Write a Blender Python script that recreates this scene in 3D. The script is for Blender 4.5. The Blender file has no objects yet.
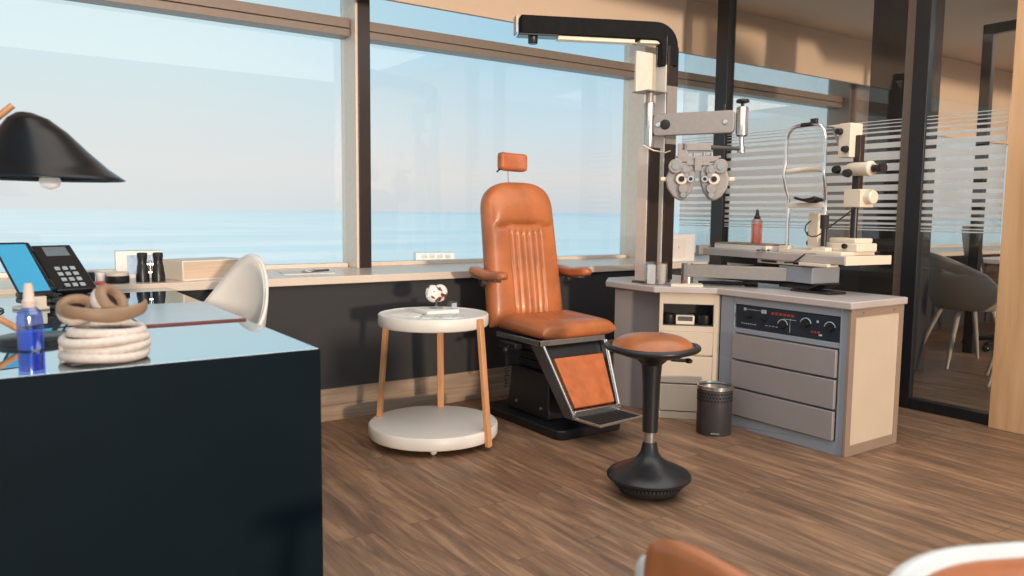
import bpy, bmesh, math, random
from mathutils import Vector, Matrix
random.seed(4)
S = bpy.context.scene
COL = S.collection
PI = math.pi

# ------------------------------------------------------------------ materials
def nodes_of(name):
    m = bpy.data.materials.new(name); m.use_nodes = True
    nt = m.node_tree; nt.nodes.clear()
    out = nt.nodes.new('ShaderNodeOutputMaterial')
    return m, nt, out
def N(nt, t, **kw):
    n = nt.nodes.new(t)
    for k, v in kw.items():
        if k.startswith('i_'):
            n.inputs[k[2:].replace('_', ' ')].default_value = v
        else: setattr(n, k, v)
    return n
def c4(c): return (c[0], c[1], c[2], 1.0)
def srgb(r, g, b):
    f = lambda v: (v/255/12.92) if v/255 <= .04045 else ((v/255+.055)/1.055)**2.4
    return (f(r), f(g), f(b))
def pm(name, col, rough=.5, metal=0., var=.08, scale=25., bump=0., coat=0., spec=.5, alpha=1., stretch=None, emit=None):
    """principled material with a procedural noise tint and optional bump"""
    m, nt, out = nodes_of(name)
    p = N(nt, 'ShaderNodeBsdfPrincipled')
    tc = N(nt, 'ShaderNodeTexCoord')
    mp = N(nt, 'ShaderNodeMapping')
    if stretch: mp.inputs['Scale'].default_value = stretch
    nz = N(nt, 'ShaderNodeTexNoise'); nz.inputs['Scale'].default_value = scale; nz.inputs['Detail'].default_value = 4
    nt.links.new(tc.outputs['Object'], mp.inputs['Vector']); nt.links.new(mp.outputs[0], nz.inputs['Vector'])
    rp = N(nt, 'ShaderNodeValToRGB')
    rp.color_ramp.elements[0].position = .3; rp.color_ramp.elements[1].position = .7
    rp.color_ramp.elements[0].color = c4([max(0, v*(1-var)) for v in col])
    rp.color_ramp.elements[1].color = c4([min(1, v*(1+var)) for v in col])
    nt.links.new(nz.outputs['Fac'], rp.inputs[0]); nt.links.new(rp.outputs[0], p.inputs['Base Color'])
    p.inputs['Roughness'].default_value = rough; p.inputs['Metallic'].default_value = metal
    p.inputs['Coat Weight'].default_value = coat; p.inputs['Specular IOR Level'].default_value = spec
    p.inputs['Alpha'].default_value = alpha
    if emit:
        p.inputs['Emission Color'].default_value = c4(emit); p.inputs['Emission Strength'].default_value = 1
    if bump:
        b = N(nt, 'ShaderNodeBump'); b.inputs['Strength'].default_value = bump; b.inputs['Distance'].default_value = .004
        nt.links.new(nz.outputs['Fac'], b.inputs['Height']); nt.links.new(b.outputs[0], p.inputs['Normal'])
    nt.links.new(p.outputs[0], out.inputs[0])
    return m
def glass_mat(name, tint=(1, 1, 1), refl=.06, rough=0.):
    m, nt, out = nodes_of(name)
    t = N(nt, 'ShaderNodeBsdfTransparent'); t.inputs[0].default_value = c4(tint)
    g = N(nt, 'ShaderNodeBsdfGlossy'); g.inputs['Roughness'].default_value = rough; g.inputs[0].default_value = (1, 1, 1, 1)
    f = N(nt, 'ShaderNodeLayerWeight'); f.inputs[0].default_value = .25
    mu = N(nt, 'ShaderNodeMath', operation='MULTIPLY_ADD'); mu.inputs[1].default_value = .22; mu.inputs[2].default_value = refl
    nt.links.new(f.outputs['Fresnel'], mu.inputs[0])
    mx = N(nt, 'ShaderNodeMixShader'); nt.links.new(mu.outputs[0], mx.inputs[0])
    nt.links.new(t.outputs[0], mx.inputs[1]); nt.links.new(g.outputs[0], mx.inputs[2])
    nt.links.new(mx.outputs[0], out.inputs[0]); return m
def floor_mat():
    m, nt, out = nodes_of('oak_plank_floor')
    tc = N(nt, 'ShaderNodeTexCoord'); sp = N(nt, 'ShaderNodeSeparateXYZ'); cb = N(nt, 'ShaderNodeCombineXYZ')
    nt.links.new(tc.outputs['Object'], sp.inputs[0])
    nt.links.new(sp.outputs['Y'], cb.inputs['X']); nt.links.new(sp.outputs['X'], cb.inputs['Y'])
    br = N(nt, 'ShaderNodeTexBrick'); br.offset = .37; br.squash = 1
    for k, v in (('Scale', 1.0), ('Mortar Size', .0012), ('Mortar Smooth', .3), ('Bias', 0.), ('Brick Width', 1.22), ('Row Height', .14)): br.inputs[k].default_value = v
    br.inputs['Color1'].default_value = (0, 0, 0, 1); br.inputs['Color2'].default_value = (1, 1, 1, 1); br.inputs['Mortar'].default_value = (.1, .1, .1, 1)
    nt.links.new(cb.outputs[0], br.inputs['Vector'])
    mp = N(nt, 'ShaderNodeMapping'); mp.inputs['Scale'].default_value = (2.4, 22, 1); nt.links.new(cb.outputs[0], mp.inputs[0])
    ad = N(nt, 'ShaderNodeVectorMath', operation='ADD'); sc = N(nt, 'ShaderNodeVectorMath', operation='SCALE'); sc.inputs['Scale'].default_value = 7.
    nt.links.new(br.outputs['Color'], sc.inputs[0]); nt.links.new(mp.outputs[0], ad.inputs[0]); nt.links.new(sc.outputs[0], ad.inputs[1])
    nz = N(nt, 'ShaderNodeTexNoise'); nz.inputs['Scale'].default_value = 1.; nz.inputs['Detail'].default_value = 8; nz.inputs['Roughness'].default_value = .65; nz.inputs['Distortion'].default_value = .7
    nt.links.new(ad.outputs[0], nz.inputs['Vector'])
    rp = N(nt, 'ShaderNodeValToRGB'); e = rp.color_ramp.elements
    e[0].position = .26; e[0].color = c4(srgb(98, 76, 61)); e[1].position = .72; e[1].color = c4(srgb(186, 149, 117))
    k = e.new(.5); k.color = c4(srgb(144, 112, 88))
    nt.links.new(nz.outputs['Fac'], rp.inputs[0])
    mx = N(nt, 'ShaderNodeMix', data_type='RGBA', blend_type='MULTIPLY'); mx.inputs['Factor'].default_value = .35
    r2 = N(nt, 'ShaderNodeValToRGB'); r2.color_ramp.elements[0].color = (.6, .58, .58, 1); r2.color_ramp.elements[1].color = (1.1, 1.05, 1, 1)
    nt.links.new(br.outputs['Color'], r2.inputs[0])
    nt.links.new(rp.outputs[0], mx.inputs[6]); nt.links.new(r2.outputs[0], mx.inputs[7])
    m2 = N(nt, 'ShaderNodeMix', data_type='RGBA', blend_type='MIX'); nt.links.new(br.outputs['Fac'], m2.inputs['Factor'])
    nt.links.new(mx.outputs[2], m2.inputs[6]); m2.inputs[7].default_value = c4(srgb(92, 70, 58))
    n3 = N(nt, 'ShaderNodeTexNoise'); n3.inputs['Scale'].default_value = 1.; n3.inputs['Detail'].default_value = 5
    mp3 = N(nt, 'ShaderNodeMapping'); mp3.inputs['Scale'].default_value = (2.2, 7, 1); nt.links.new(cb.outputs[0], mp3.inputs[0]); nt.links.new(mp3.outputs[0], n3.inputs['Vector'])
    r3 = N(nt, 'ShaderNodeValToRGB'); r3.color_ramp.elements[0].position = .35; r3.color_ramp.elements[1].position = .68
    r3.color_ramp.elements[0].color = (.70, .70, .74, 1); r3.color_ramp.elements[1].color = (1.12, 1.04, .96, 1); nt.links.new(n3.outputs['Fac'], r3.inputs[0])
    m3 = N(nt, 'ShaderNodeMix', data_type='RGBA', blend_type='MULTIPLY'); m3.inputs['Factor'].default_value = .55
    nt.links.new(m2.outputs[2], m3.inputs[6]); nt.links.new(r3.outputs[0], m3.inputs[7]); m2 = m3
    p = N(nt, 'ShaderNodeBsdfPrincipled'); nt.links.new(m2.outputs[2], p.inputs['Base Color']); p.inputs['Roughness'].default_value = .42
    p.inputs['Specular IOR Level'].default_value = .35
    b = N(nt, 'ShaderNodeBump'); b.inputs['Strength'].default_value = .12; b.inputs['Distance'].default_value = .003
    nt.links.new(nz.outputs['Fac'], b.inputs['Height']); nt.links.new(b.outputs[0], p.inputs['Normal'])
    nt.links.new(p.outputs[0], out.inputs[0]); return m
def wood_mat(name, c1, c2, rough=.45, sc=(30, 30, 2), emit=0):
    m, nt, out = nodes_of(name)
    tc = N(nt, 'ShaderNodeTexCoord'); mp = N(nt, 'ShaderNodeMapping'); mp.inputs['Scale'].default_value = sc
    nt.links.new(tc.outputs['Object'], mp.inputs[0])
    nz = N(nt, 'ShaderNodeTexNoise'); nz.inputs['Scale'].default_value = 1; nz.inputs['Detail'].default_value = 6; nz.inputs['Distortion'].default_value = .6
    nt.links.new(mp.outputs[0], nz.inputs['Vector'])
    rp = N(nt, 'ShaderNodeValToRGB'); rp.color_ramp.elements[0].position = .3; rp.color_ramp.elements[1].position = .7
    rp.color_ramp.elements[0].color = c4(c1); rp.color_ramp.elements[1].color = c4(c2)
    nt.links.new(nz.outputs['Fac'], rp.inputs[0])
    p = N(nt, 'ShaderNodeBsdfPrincipled'); nt.links.new(rp.outputs[0], p.inputs['Base Color']); p.inputs['Roughness'].default_value = rough
    nt.links.new(p.outputs[0], out.inputs[0]); return m
def frost_mat():
    m, nt, out = nodes_of('frosted_film')
    d = N(nt, 'ShaderNodeBsdfDiffuse'); d.inputs[0].default_value = (.95, .94, .92, 1)
    tl = N(nt, 'ShaderNodeBsdfTranslucent'); tl.inputs[0].default_value = (.95, .95, .94, 1)
    a = N(nt, 'ShaderNodeMixShader'); a.inputs[0].default_value = .5
    nt.links.new(d.outputs[0], a.inputs[1]); nt.links.new(tl.outputs[0], a.inputs[2])
    t = N(nt, 'ShaderNodeBsdfTransparent')
    nz = N(nt, 'ShaderNodeTexNoise'); nz.inputs['Scale'].default_value = 200
    mu = N(nt, 'ShaderNodeMath', operation='MULTIPLY_ADD'); mu.inputs[1].default_value = .08; mu.inputs[2].default_value = .72
    nt.links.new(nz.outputs['Fac'], mu.inputs[0])
    x = N(nt, 'ShaderNodeMixShader'); nt.links.new(mu.outputs[0], x.inputs[0])
    nt.links.new(t.outputs[0], x.inputs[1]); nt.links.new(a.outputs[0], x.inputs[2]); nt.links.new(x.outputs[0], out.inputs[0]); return m
def mirror_top_mat():
    m, nt, out = nodes_of('mirror_glass_desktop')
    g = N(nt, 'ShaderNodeBsdfGlossy'); g.inputs['Roughness'].default_value = .012; g.inputs[0].default_value = c4((.80, .90, .95))
    d = N(nt, 'ShaderNodeBsdfDiffuse')
    nz = N(nt, 'ShaderNodeTexNoise'); nz.inputs['Scale'].default_value = 6
    rp = N(nt, 'ShaderNodeValToRGB'); rp.color_ramp.elements[0].color = (.02, .045, .06, 1); rp.color_ramp.elements[1].color = (.035, .06, .08, 1)
    nt.links.new(nz.outputs['Fac'], rp.inputs[0]); nt.links.new(rp.outputs[0], d.inputs[0])
    x = N(nt, 'ShaderNodeMixShader'); x.inputs[0].default_value = .88
    nt.links.new(d.outputs[0], x.inputs[1]); nt.links.new(g.outputs[0], x.inputs[2]); nt.links.new(x.outputs[0], out.inputs[0]); return m
def sea_mat():
    m, nt, out = nodes_of('pale_sea')
    tc = N(nt, 'ShaderNodeTexCoord'); mp = N(nt, 'ShaderNodeMapping'); mp.inputs['Scale'].default_value = (.003, .012, 1)
    nt.links.new(tc.outputs['Object'], mp.inputs[0])
    nz = N(nt, 'ShaderNodeTexNoise'); nz.inputs['Scale'].default_value = 1; nz.inputs['Detail'].default_value = 6
    nt.links.new(mp.outputs[0], nz.inputs['Vector'])
    sp = N(nt, 'ShaderNodeSeparateXYZ'); nt.links.new(tc.outputs['Object'], sp.inputs[0])
    dv = N(nt, 'ShaderNodeMath', operation='DIVIDE'); nt.links.new(sp.outputs['X'], dv.inputs[0]); nt.links.new(sp.outputs['Y'], dv.inputs[1])
    az = N(nt, 'ShaderNodeMapRange'); az.inputs['From Min'].default_value = .15; az.inputs['From Max'].default_value = .65; nt.links.new(dv.outputs[0], az.inputs[0])
    def rmp(c0, c1):
        rp = N(nt, 'ShaderNodeValToRGB'); rp.color_ramp.elements[0].position = .3; rp.color_ramp.elements[1].position = .7
        rp.color_ramp.elements[0].color = c4(srgb(*c0)); rp.color_ramp.elements[1].color = c4(srgb(*c1)); nt.links.new(nz.outputs['Fac'], rp.inputs[0]); return rp
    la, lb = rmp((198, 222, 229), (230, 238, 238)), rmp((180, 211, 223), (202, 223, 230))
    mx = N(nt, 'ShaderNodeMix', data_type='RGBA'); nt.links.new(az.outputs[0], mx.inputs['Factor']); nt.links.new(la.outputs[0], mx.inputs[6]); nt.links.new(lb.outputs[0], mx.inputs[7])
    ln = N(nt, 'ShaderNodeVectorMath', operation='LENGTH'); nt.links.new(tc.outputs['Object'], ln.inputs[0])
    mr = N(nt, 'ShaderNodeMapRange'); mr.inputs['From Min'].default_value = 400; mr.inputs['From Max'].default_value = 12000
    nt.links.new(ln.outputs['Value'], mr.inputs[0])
    hz = N(nt, 'ShaderNodeMix', data_type='RGBA'); nt.links.new(az.outputs[0], hz.inputs['Factor']); hz.inputs[6].default_value = c4(srgb(216, 225, 228)); hz.inputs[7].default_value = c4(srgb(178, 204, 220))  # distance haze painted into the sea colour, whiter on the left
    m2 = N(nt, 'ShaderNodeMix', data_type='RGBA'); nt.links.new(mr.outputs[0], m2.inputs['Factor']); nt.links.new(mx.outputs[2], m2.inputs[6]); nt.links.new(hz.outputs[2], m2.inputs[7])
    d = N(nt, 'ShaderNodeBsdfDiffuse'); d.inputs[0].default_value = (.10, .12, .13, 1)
    e = N(nt, 'ShaderNodeEmission'); nt.links.new(m2.outputs[2], e.inputs[0]); e.inputs[1].default_value = 1.0  # sea glows by itself, its brightness is put in as emission
    g = N(nt, 'ShaderNodeAddShader'); nt.links.new(d.outputs[0], g.inputs[0]); nt.links.new(e.outputs[0], g.inputs[1])
    nt.links.new(g.outputs[0], out.inputs[0]); return m

M = dict(
    floor=floor_mat(), sea=sea_mat(), frost=frost_mat(), mirror=mirror_top_mat(),
    pane=glass_mat('window_glass', (.97, .99, .99), .02), tint=glass_mat('tinted_partition_glass', (.90, .89, .87), .04),
    clear=glass_mat('clear_acrylic', (.93, .94, .95), .10), bluep=glass_mat('blue_plastic', (.40, .52, .95), .12, .1), pinkp=glass_mat('pink_liquid', (.95, .66, .60), .08, .1),
    darkwall=pm('charcoal_wall_paint', srgb(52, 50, 52), .8, var=.05, scale=4),
    baseboard=wood_mat('pale_wood_skirting', srgb(146, 124, 106), srgb(178, 154, 132), .5, (2.5, 30, 40)),
    sill=pm('white_stone_sill', srgb(222, 205, 190), .25, var=.03, scale=8),
    tan=pm('tan_plaster', srgb(222, 198, 176), .85, var=.02, scale=2),
    ceil=pm('warm_white_ceiling', srgb(226, 206, 190), .85, var=.02, scale=2),
    alu=pm('warm_aluminium_frame', srgb(232, 218, 204), .35, .08, .04, 30),
    alud=pm('brown_aluminium_transom', srgb(140, 126, 116), .4, .3, .05, 30),
    dbrown=pm('dark_brown_and_shade', srgb(56, 46, 43), .3, .3, .06, 20),  # painted dark fronts of mullion and columns, plus plain brown parts
    black=pm('satin_black', (.012, .012, .014), .35, 0, .15, 30), matte=pm('matte_black', (.012, .012, .013), .65, 0, .15, 30, spec=.08), rubber=pm('black_rubber', (.014, .014, .015), .65, 0, .2, 80, .15),
    blackgl=pm('gloss_black', (.01, .01, .012), .12, 0, .1, 10),
    navy=pm('navy_lacquer', (.004, .010, .015), .55, 0, .1, 6, spec=.08),
    leather=pm('tan_leather', srgb(182, 106, 62), .36, 0, .20, 7., .10, .12), leatherd=pm('aged_tan_leather', srgb(186, 102, 58), .42, 0, .18, 16, .12),
    brownl=pm('brown_leather', srgb(158, 92, 50), .34, 0, .2, 12, .1, .15),
    white=pm('white_lacquer', srgb(228, 220, 212), .4, 0, .02, 10), whitep=pm('white_plastic', srgb(232, 228, 224), .35, 0, .02, 10),
    cream=pm('cream_plastic', srgb(232, 216, 196), .4, 0, .03, 10),
    oak=wood_mat('light_oak', srgb(196, 136, 92), srgb(220, 164, 118), .45, (40, 40, 4)),
    panel=wood_mat('honey_oak_panel', srgb(196, 148, 104), srgb(222, 178, 134), .4, (14, 14, 1.2)),
    steel=pm('brushed_steel', srgb(190, 186, 182), .25, .9, .05, 60), chrome=pm('chrome', (.8, .79, .78), .08, 1, .02, 10),
    castal=pm('grey_cast_metal', srgb(160, 152, 147), .42, .35, .05, 40), gunm=pm('gunmetal', srgb(110, 108, 108), .35, .7, .06, 40),
    cabgrey=pm('blue_grey_cabinet', srgb(146, 152, 162), .5, 0, .03, 6), drawer=pm('grey_drawer', srgb(150, 142, 142), .5, 0, .03, 6),
    cabcream=pm('cream_cabinet', srgb(206, 188, 168), .5, 0, .03, 6), cabtan=pm('taupe_frame', srgb(150, 128, 112), .5, 0, .04, 6),
    worktop=pm('grey_worktop', srgb(186, 176, 172), .35, 0, .05, 8), teal=pm('dark_teal_panel', srgb(28, 44, 56), .35, 0, .12, 12),
    niche=pm('dark_niche', (.02, .018, .017), .6), paper=pm('white_paper', srgb(236, 230, 222), .7, 0, .02, 20),
    screen=pm('blue_screen', srgb(60, 150, 190), .25, 0, .06, 4, emit=srgb(40, 96, 124)), lcd=pm('grey_lcd', srgb(110, 126, 134), .2),
    beige=pm('beige_headphone', srgb(150, 118, 92), .5, 0, .06, 20), dbeige=pm('dark_brown_cushion', srgb(70, 48, 38), .6, 0, .1, 40),
    cord=pm('white_fabric_cord', srgb(226, 210, 198), .7, 0, .1, 90, .3), red=pm('red_card', srgb(206, 84, 70), .6, 0, .06, 20),
    pale=pm('pale_nozzle', srgb(226, 200, 184), .4), bulb=pm('white_bulb', (.9, .88, .86), .2, emit=(.25, .24, .22)),
    padgrey=pm('pale_grey_desk_pad', srgb(176, 190, 200), .25, 0, .03, 8), redb=pm('dark_red_edge', srgb(120, 58, 52), .5),
    ball=None, grate=pm('charcoal_metal', srgb(70, 68, 70), .45, .4, .06, 40), hole=pm('dark_hole', (.004, .004, .004), .8),
    shade_blue=pm('black_lamp_metal', (.006, .008, .011), .28, .2, .1, 8), led=pm('led_strip', srgb(236, 214, 186), .4, emit=(.10, .08, .06)),
    greych=pm('grey_shell', srgb(176, 168, 160), .5, 0, .03, 10), farwood=pm('far_desk', srgb(150, 122, 100), .5, 0, .05, 6), mark=pm('printed_marks', srgb(170, 182, 190), .5),
    knob=pm('black_knob', (.01, .011, .013), .4), rdot=pm('red_indicator', srgb(170, 60, 50), .4), booklet=pm('printed_booklet', srgb(206, 206, 204), .6, 0, .35, 40),
    tissue=pm('white_tissue', srgb(240, 234, 230), .8, 0, .02, 30),
)
def ball_mat():
    m, nt, out = nodes_of('veined_white_model')
    tc = N(nt, 'ShaderNodeTexCoord'); nz = N(nt, 'ShaderNodeTexNoise'); nz.inputs['Scale'].default_value = 26; nz.inputs['Detail'].default_value = 1
    nt.links.new(tc.outputs['Object'], nz.inputs['Vector'])
    rp = N(nt, 'ShaderNodeValToRGB'); rp.color_ramp.elements[0].position = .40; rp.color_ramp.elements[1].position = .45
    rp.color_ramp.elements[0].color = c4(srgb(110, 48, 36)); rp.color_ramp.elements[1].color = c4(srgb(238, 228, 222))
    nt.links.new(nz.outputs['Fac'], rp.inputs[0])
    p = N(nt, 'ShaderNodeBsdfPrincipled'); p.inputs['Roughness'].default_value = .25; nt.links.new(rp.outputs[0], p.inputs['Base Color'])
    nt.links.new(p.outputs[0], out.inputs[0]); return m
M['ball'] = ball_mat()

# ------------------------------------------------------------------ mesh helpers
class MB:
    def __init__(s): s.v = []; s.f = []
    def add(s, vs, fs):
        o = len(s.v); s.v += [tuple(v) for v in vs]; s.f += [tuple(i+o for i in f) for f in fs]; return s
    def box(s, x0, x1, y0, y1, z0, z1, mat=None):
        vs = [Vector((x, y, z)) for z in (z0, z1) for y in (y0, y1) for x in (x0, x1)]
        if mat: vs = [mat @ v for v in vs]
        return s.add(vs, [(0, 2, 3, 1), (4, 5, 7, 6), (0, 1, 5, 4), (2, 6, 7, 3), (0, 4, 6, 2), (1, 3, 7, 5)])
    def prism(s, pts, z0, z1, mat=None):           # polygon in xy (ccw)
        n = len(pts)
        vs = [Vector((p[0], p[1], z)) for z in (z0, z1) for p in pts]
        if mat: vs = [mat @ v for v in vs]
        fs = [tuple(range(n-1, -1, -1)), tuple(range(n, 2*n))] + [(i, (i+1) % n, n+(i+1) % n, n+i) for i in range(n)]
        return s.add(vs, fs)
    def lathe(s, prof, n=40, mat=None, sx=1, sy=1):  # (r,z) list
        vs = []; fs = []
        for r, z in prof:
            for k in range(n):
                a = 2*PI*k/n; vs.append(Vector((r*math.cos(a)*sx, r*math.sin(a)*sy, z)))
        m = len(prof)
        for j in range(m-1):
            for k in range(n):
                fs.append((j*n+k, j*n+(k+1) % n, (j+1)*n+(k+1) % n, (j+1)*n+k))
        if prof[0][0] > 1e-6: fs.append(tuple(range(n-1, -1, -1)))
        if prof[-1][0] > 1e-6: fs.append(tuple((m-1)*n+k for k in range(n)))
        if mat: vs = [mat @ v for v in vs]
        return s.add(vs, fs)
    def cyl(s, p0, p1, r0, r1=None, n=20):
        p0, p1 = Vector(p0), Vector(p1); r1 = r0 if r1 is None else r1
        d = p1-p0; q = d.to_track_quat('Z', 'Y').to_matrix().to_4x4()
        return s.lathe([(r0, 0), (r1, d.length)], n, Matrix.Translation(p0) @ q)
    def tube(s, pts, r, n=10, closed=False, rr=None):
        pts = [Vector(p) for p in pts]; m = len(pts); vs = []; fs = []
        up = Vector((0, 0, 1)); prev = None
        for i, p in enumerate(pts):
            a = pts[(i-1) % m] if (closed or i > 0) else p; b = pts[(i+1) % m] if (closed or i < m-1) else p
            t = (b-a).normalized()
            if prev is None:
                u = t.cross(up)
                if u.length < 1e-3: u = t.cross(Vector((1, 0, 0)))
            else: u = prev - t*prev.dot(t)
            u.normalize(); prev = u; w = t.cross(u)
            ri = rr[i] if rr else r
            for k in range(n):
                g = 2*PI*k/n; vs.append(p+u*math.cos(g)*ri+w*math.sin(g)*ri)
        for i in range(m if closed else m-1):
            j = (i+1) % m
            for k in range(n): fs.append((i*n+k, i*n+(k+1) % n, j*n+(k+1) % n, j*n+k))
        if not closed: fs += [tuple(range(n-1, -1, -1)), tuple((m-1)*n+k for k in range(n))]
        return s.add(vs, fs)
    def ball(s, c, rx, ry=None, rz=None, n=20, m=12, mat=None):
        ry = ry or rx; rz = rz or rx
        prof = [(max(1e-7, math.sin(PI*j/m)), -math.cos(PI*j/m)) for j in range(m+1)]
        T = Matrix.Translation(c) @ (mat or Matrix()) @ Matrix.Diagonal((rx, ry, rz, 1))
        return s.lathe(prof, n, T)
    def grid(s, fn, nu, nv, closeu=False):
        vs = [fn(i/(nu-1 if not closeu else nu), j/(nv-1)) for j in range(nv) for i in range(nu)]
        fs = []
        for j in range(nv-1):
            for i in range(nu if closeu else nu-1):
                k = (i+1) % nu; fs.append((j*nu+i, j*nu+k, (j+1)*nu+k, (j+1)*nu+i))
        return s.add(vs, fs)
    def build(s, name, mat, parent=None, bevel=0., smooth=35, solid=0., sub=0, label=None, loc=None):
        me = bpy.data.meshes.new(name); me.from_pydata([tuple(v) for v in s.v], [], s.f)
        bm = bmesh.new(); bm.from_mesh(me)
        bmesh.ops.remove_doubles(bm, verts=bm.verts, dist=1e-6)
        bmesh.ops.recalc_face_normals(bm, faces=bm.faces); bm.to_mesh(me); bm.free()
        for p in me.polygons: p.use_smooth = True
        me.set_sharp_from_angle(angle=math.radians(smooth))
        me.materials.append(M[mat] if isinstance(mat, str) else mat)
        o = bpy.data.objects.new(name, me); COL.objects.link(o)
        if parent: o.parent = parent
        if loc: o.location = loc
        if label: o['label'] = label
        if solid:
            k = o.modifiers.new('solid', 'SOLIDIFY'); k.thickness = solid; k.offset = 0
        if bevel:
            k = o.modifiers.new('bevel', 'BEVEL'); k.width = bevel; k.segments = 3; k.limit_method = 'ANGLE'; k.angle_limit = math.radians(40)
            k.harden_normals = False
        if sub:
            k = o.modifiers.new('sub', 'SUBSURF'); k.levels = sub; k.render_levels = sub
        return o
def tag(o, label, cat, group=None, kind=None):
    o['label'] = label; o['category'] = cat
    if group: o['group'] = group
    if kind: o['kind'] = kind
    return o
def thing(name, label, cat, loc=(0, 0, 0), rz=0., group=None, kind=None):
    o = bpy.data.objects.new(name, None); COL.objects.link(o); o.empty_display_size = .1
    o.location = loc; o.rotation_euler = (0, 0, rz); return tag(o, label, cat, group, kind)
def struct(o, label, cat): return tag(o, label, cat, None, 'structure')
def copy_tree(o, parent=None):
    c = o.copy(); COL.objects.link(c); c.parent = parent
    for ch in list(o.children): copy_tree(ch, c)
    return c
def RZ(a): return Matrix.Rotation(a, 4, 'Z')
def RX(a): return Matrix.Rotation(a, 4, 'X')
def RY(a): return Matrix.Rotation(a, 4, 'Y')
def TR(*p): return Matrix.Translation(p)

# ------------------------------------------------------------------ camera
YAW, PITCH, ROLL, FPX, H = .607477521, -.0959282434, .0105492727, 782.9, 1.12
cy, sy = math.cos(YAW), math.sin(YAW)
fw = Vector((sy*math.cos(PITCH), cy*math.cos(PITCH), math.sin(PITCH)))
rt = Vector((cy, -sy, 0)); up = rt.cross(fw)
r2 = rt*math.cos(ROLL)+up*math.sin(ROLL); u2 = -rt*math.sin(ROLL)+up*math.cos(ROLL)
cam = bpy.data.cameras.new('camera'); co = bpy.data.objects.new('camera', cam); COL.objects.link(co)
mw = Matrix((r2, u2, -fw)).transposed().to_4x4(); mw.translation = Vector((0, 0, H)); co.matrix_world = mw
cam.sensor_width = 36; cam.lens = FPX/1024*36; cam.clip_start = .05; cam.clip_end = 60000
cam.dof.use_dof = True; cam.dof.focus_distance = 4.2; cam.dof.aperture_fstop = 3.2
S.camera = co

# ------------------------------------------------------------------ world and lights
w = bpy.data.worlds.new('evening_sky'); S.world = w; w.use_nodes = True; nt = w.node_tree; nt.nodes.clear()
out = nt.nodes.new('ShaderNodeOutputWorld'); bg = nt.nodes.new('ShaderNodeBackground')
tc = nt.nodes.new('ShaderNodeTexCoord'); sp = nt.nodes.new('ShaderNodeSeparateXYZ'); nt.links.new(tc.outputs['Generated'], sp.inputs[0])
mr = N(nt, 'ShaderNodeMapRange'); mr.inputs['From Min'].default_value = 0; mr.inputs['From Max'].default_value = .6; nt.links.new(sp.outputs['Z'], mr.inputs[0])
rA = N(nt, 'ShaderNodeValToRGB'); rB = N(nt, 'ShaderNodeValToRGB')
def ramp(r, st):
    e = r.color_ramp.elements
    e[0].position, e[1].position = st[0][0], st[-1][0]; e[0].color, e[1].color = c4(srgb(*st[0][1])), c4(srgb(*st[-1][1]))
    for p, c in st[1:-1]: e.new(p).color = c4(srgb(*c))
ramp(rA, [(0, (228, 230, 230)), (.10, (233, 232, 230)), (.28, (220, 235, 238)), (.46, (206, 230, 238)), (1, (170, 208, 226))])
ramp(rB, [(0, (208, 216, 223)), (.07, (228, 224, 222)), (.18, (210, 227, 236)), (.36, (172, 214, 237)), (1, (150, 196, 222))])
nt.links.new(mr.outputs[0], rA.inputs[0]); nt.links.new(mr.outputs[0], rB.inputs[0])
dt = N(nt, 'ShaderNodeVectorMath', operation='DOT_PRODUCT'); dt.inputs[1].default_value = (.82, -.57, 0); nt.links.new(tc.outputs['Generated'], dt.inputs[0])
m2 = N(nt, 'ShaderNodeMapRange'); m2.inputs['From Min'].default_value = -.45; m2.inputs['From Max'].default_value = .12; m2.interpolation_type = 'SMOOTHSTEP'; nt.links.new(dt.outputs['Value'], m2.inputs[0])
mx = N(nt, 'ShaderNodeMix', data_type='RGBA'); nt.links.new(m2.outputs[0], mx.inputs['Factor']); nt.links.new(rA.outputs[0], mx.inputs[6]); nt.links.new(rB.outputs[0], mx.inputs[7])
nt.links.new(mx.outputs[2], bg.inputs[0]); bg.inputs[1].default_value = 1.0; nt.links.new(bg.outputs[0], out.inputs[0])
sun = bpy.data.lights.new('low_sun', 'SUN'); sun.energy = 2.1; sun.color = (1, .80, .60); sun.angle = math.radians(3)
so = bpy.data.objects.new('low_sun', sun); COL.objects.link(so)
sd = Vector((.16, .985, -.062)).normalized(); so.rotation_euler = sd.to_track_quat('-Z', 'Y').to_euler()
def lamp(name, loc, sx, sy_, power, col):
    l = bpy.data.lights.new(name, 'AREA'); l.shape = 'RECTANGLE'; l.size = sx; l.size_y = sy_; l.energy = power; l.color = col
    o_ = bpy.data.objects.new(name, l); COL.objects.link(o_); o_.location = loc; return o_
lamp('fill_area_light', (2.0, 1.2, 2.74), 4.0, 3.2, 85, (1, .88, .76))  # added soft fill out of view, brightens the whole room
lamp('fill_area_light', (7.6, 2.2, 2.58), 3.0, 2.0, 32, (1, .86, .72))  # second added fill, unseen, lifts the neighbouring room
S.view_settings.view_transform = 'Standard'; S.view_settings.look = 'None'; S.view_settings.exposure = 0
S.cycles.use_denoising = True; S.cycles.max_bounces = 10; S.cycles.transparent_max_bounces = 24; S.cycles.caustics_reflective = False; S.cycles.sample_clamp_indirect = 6

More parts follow.
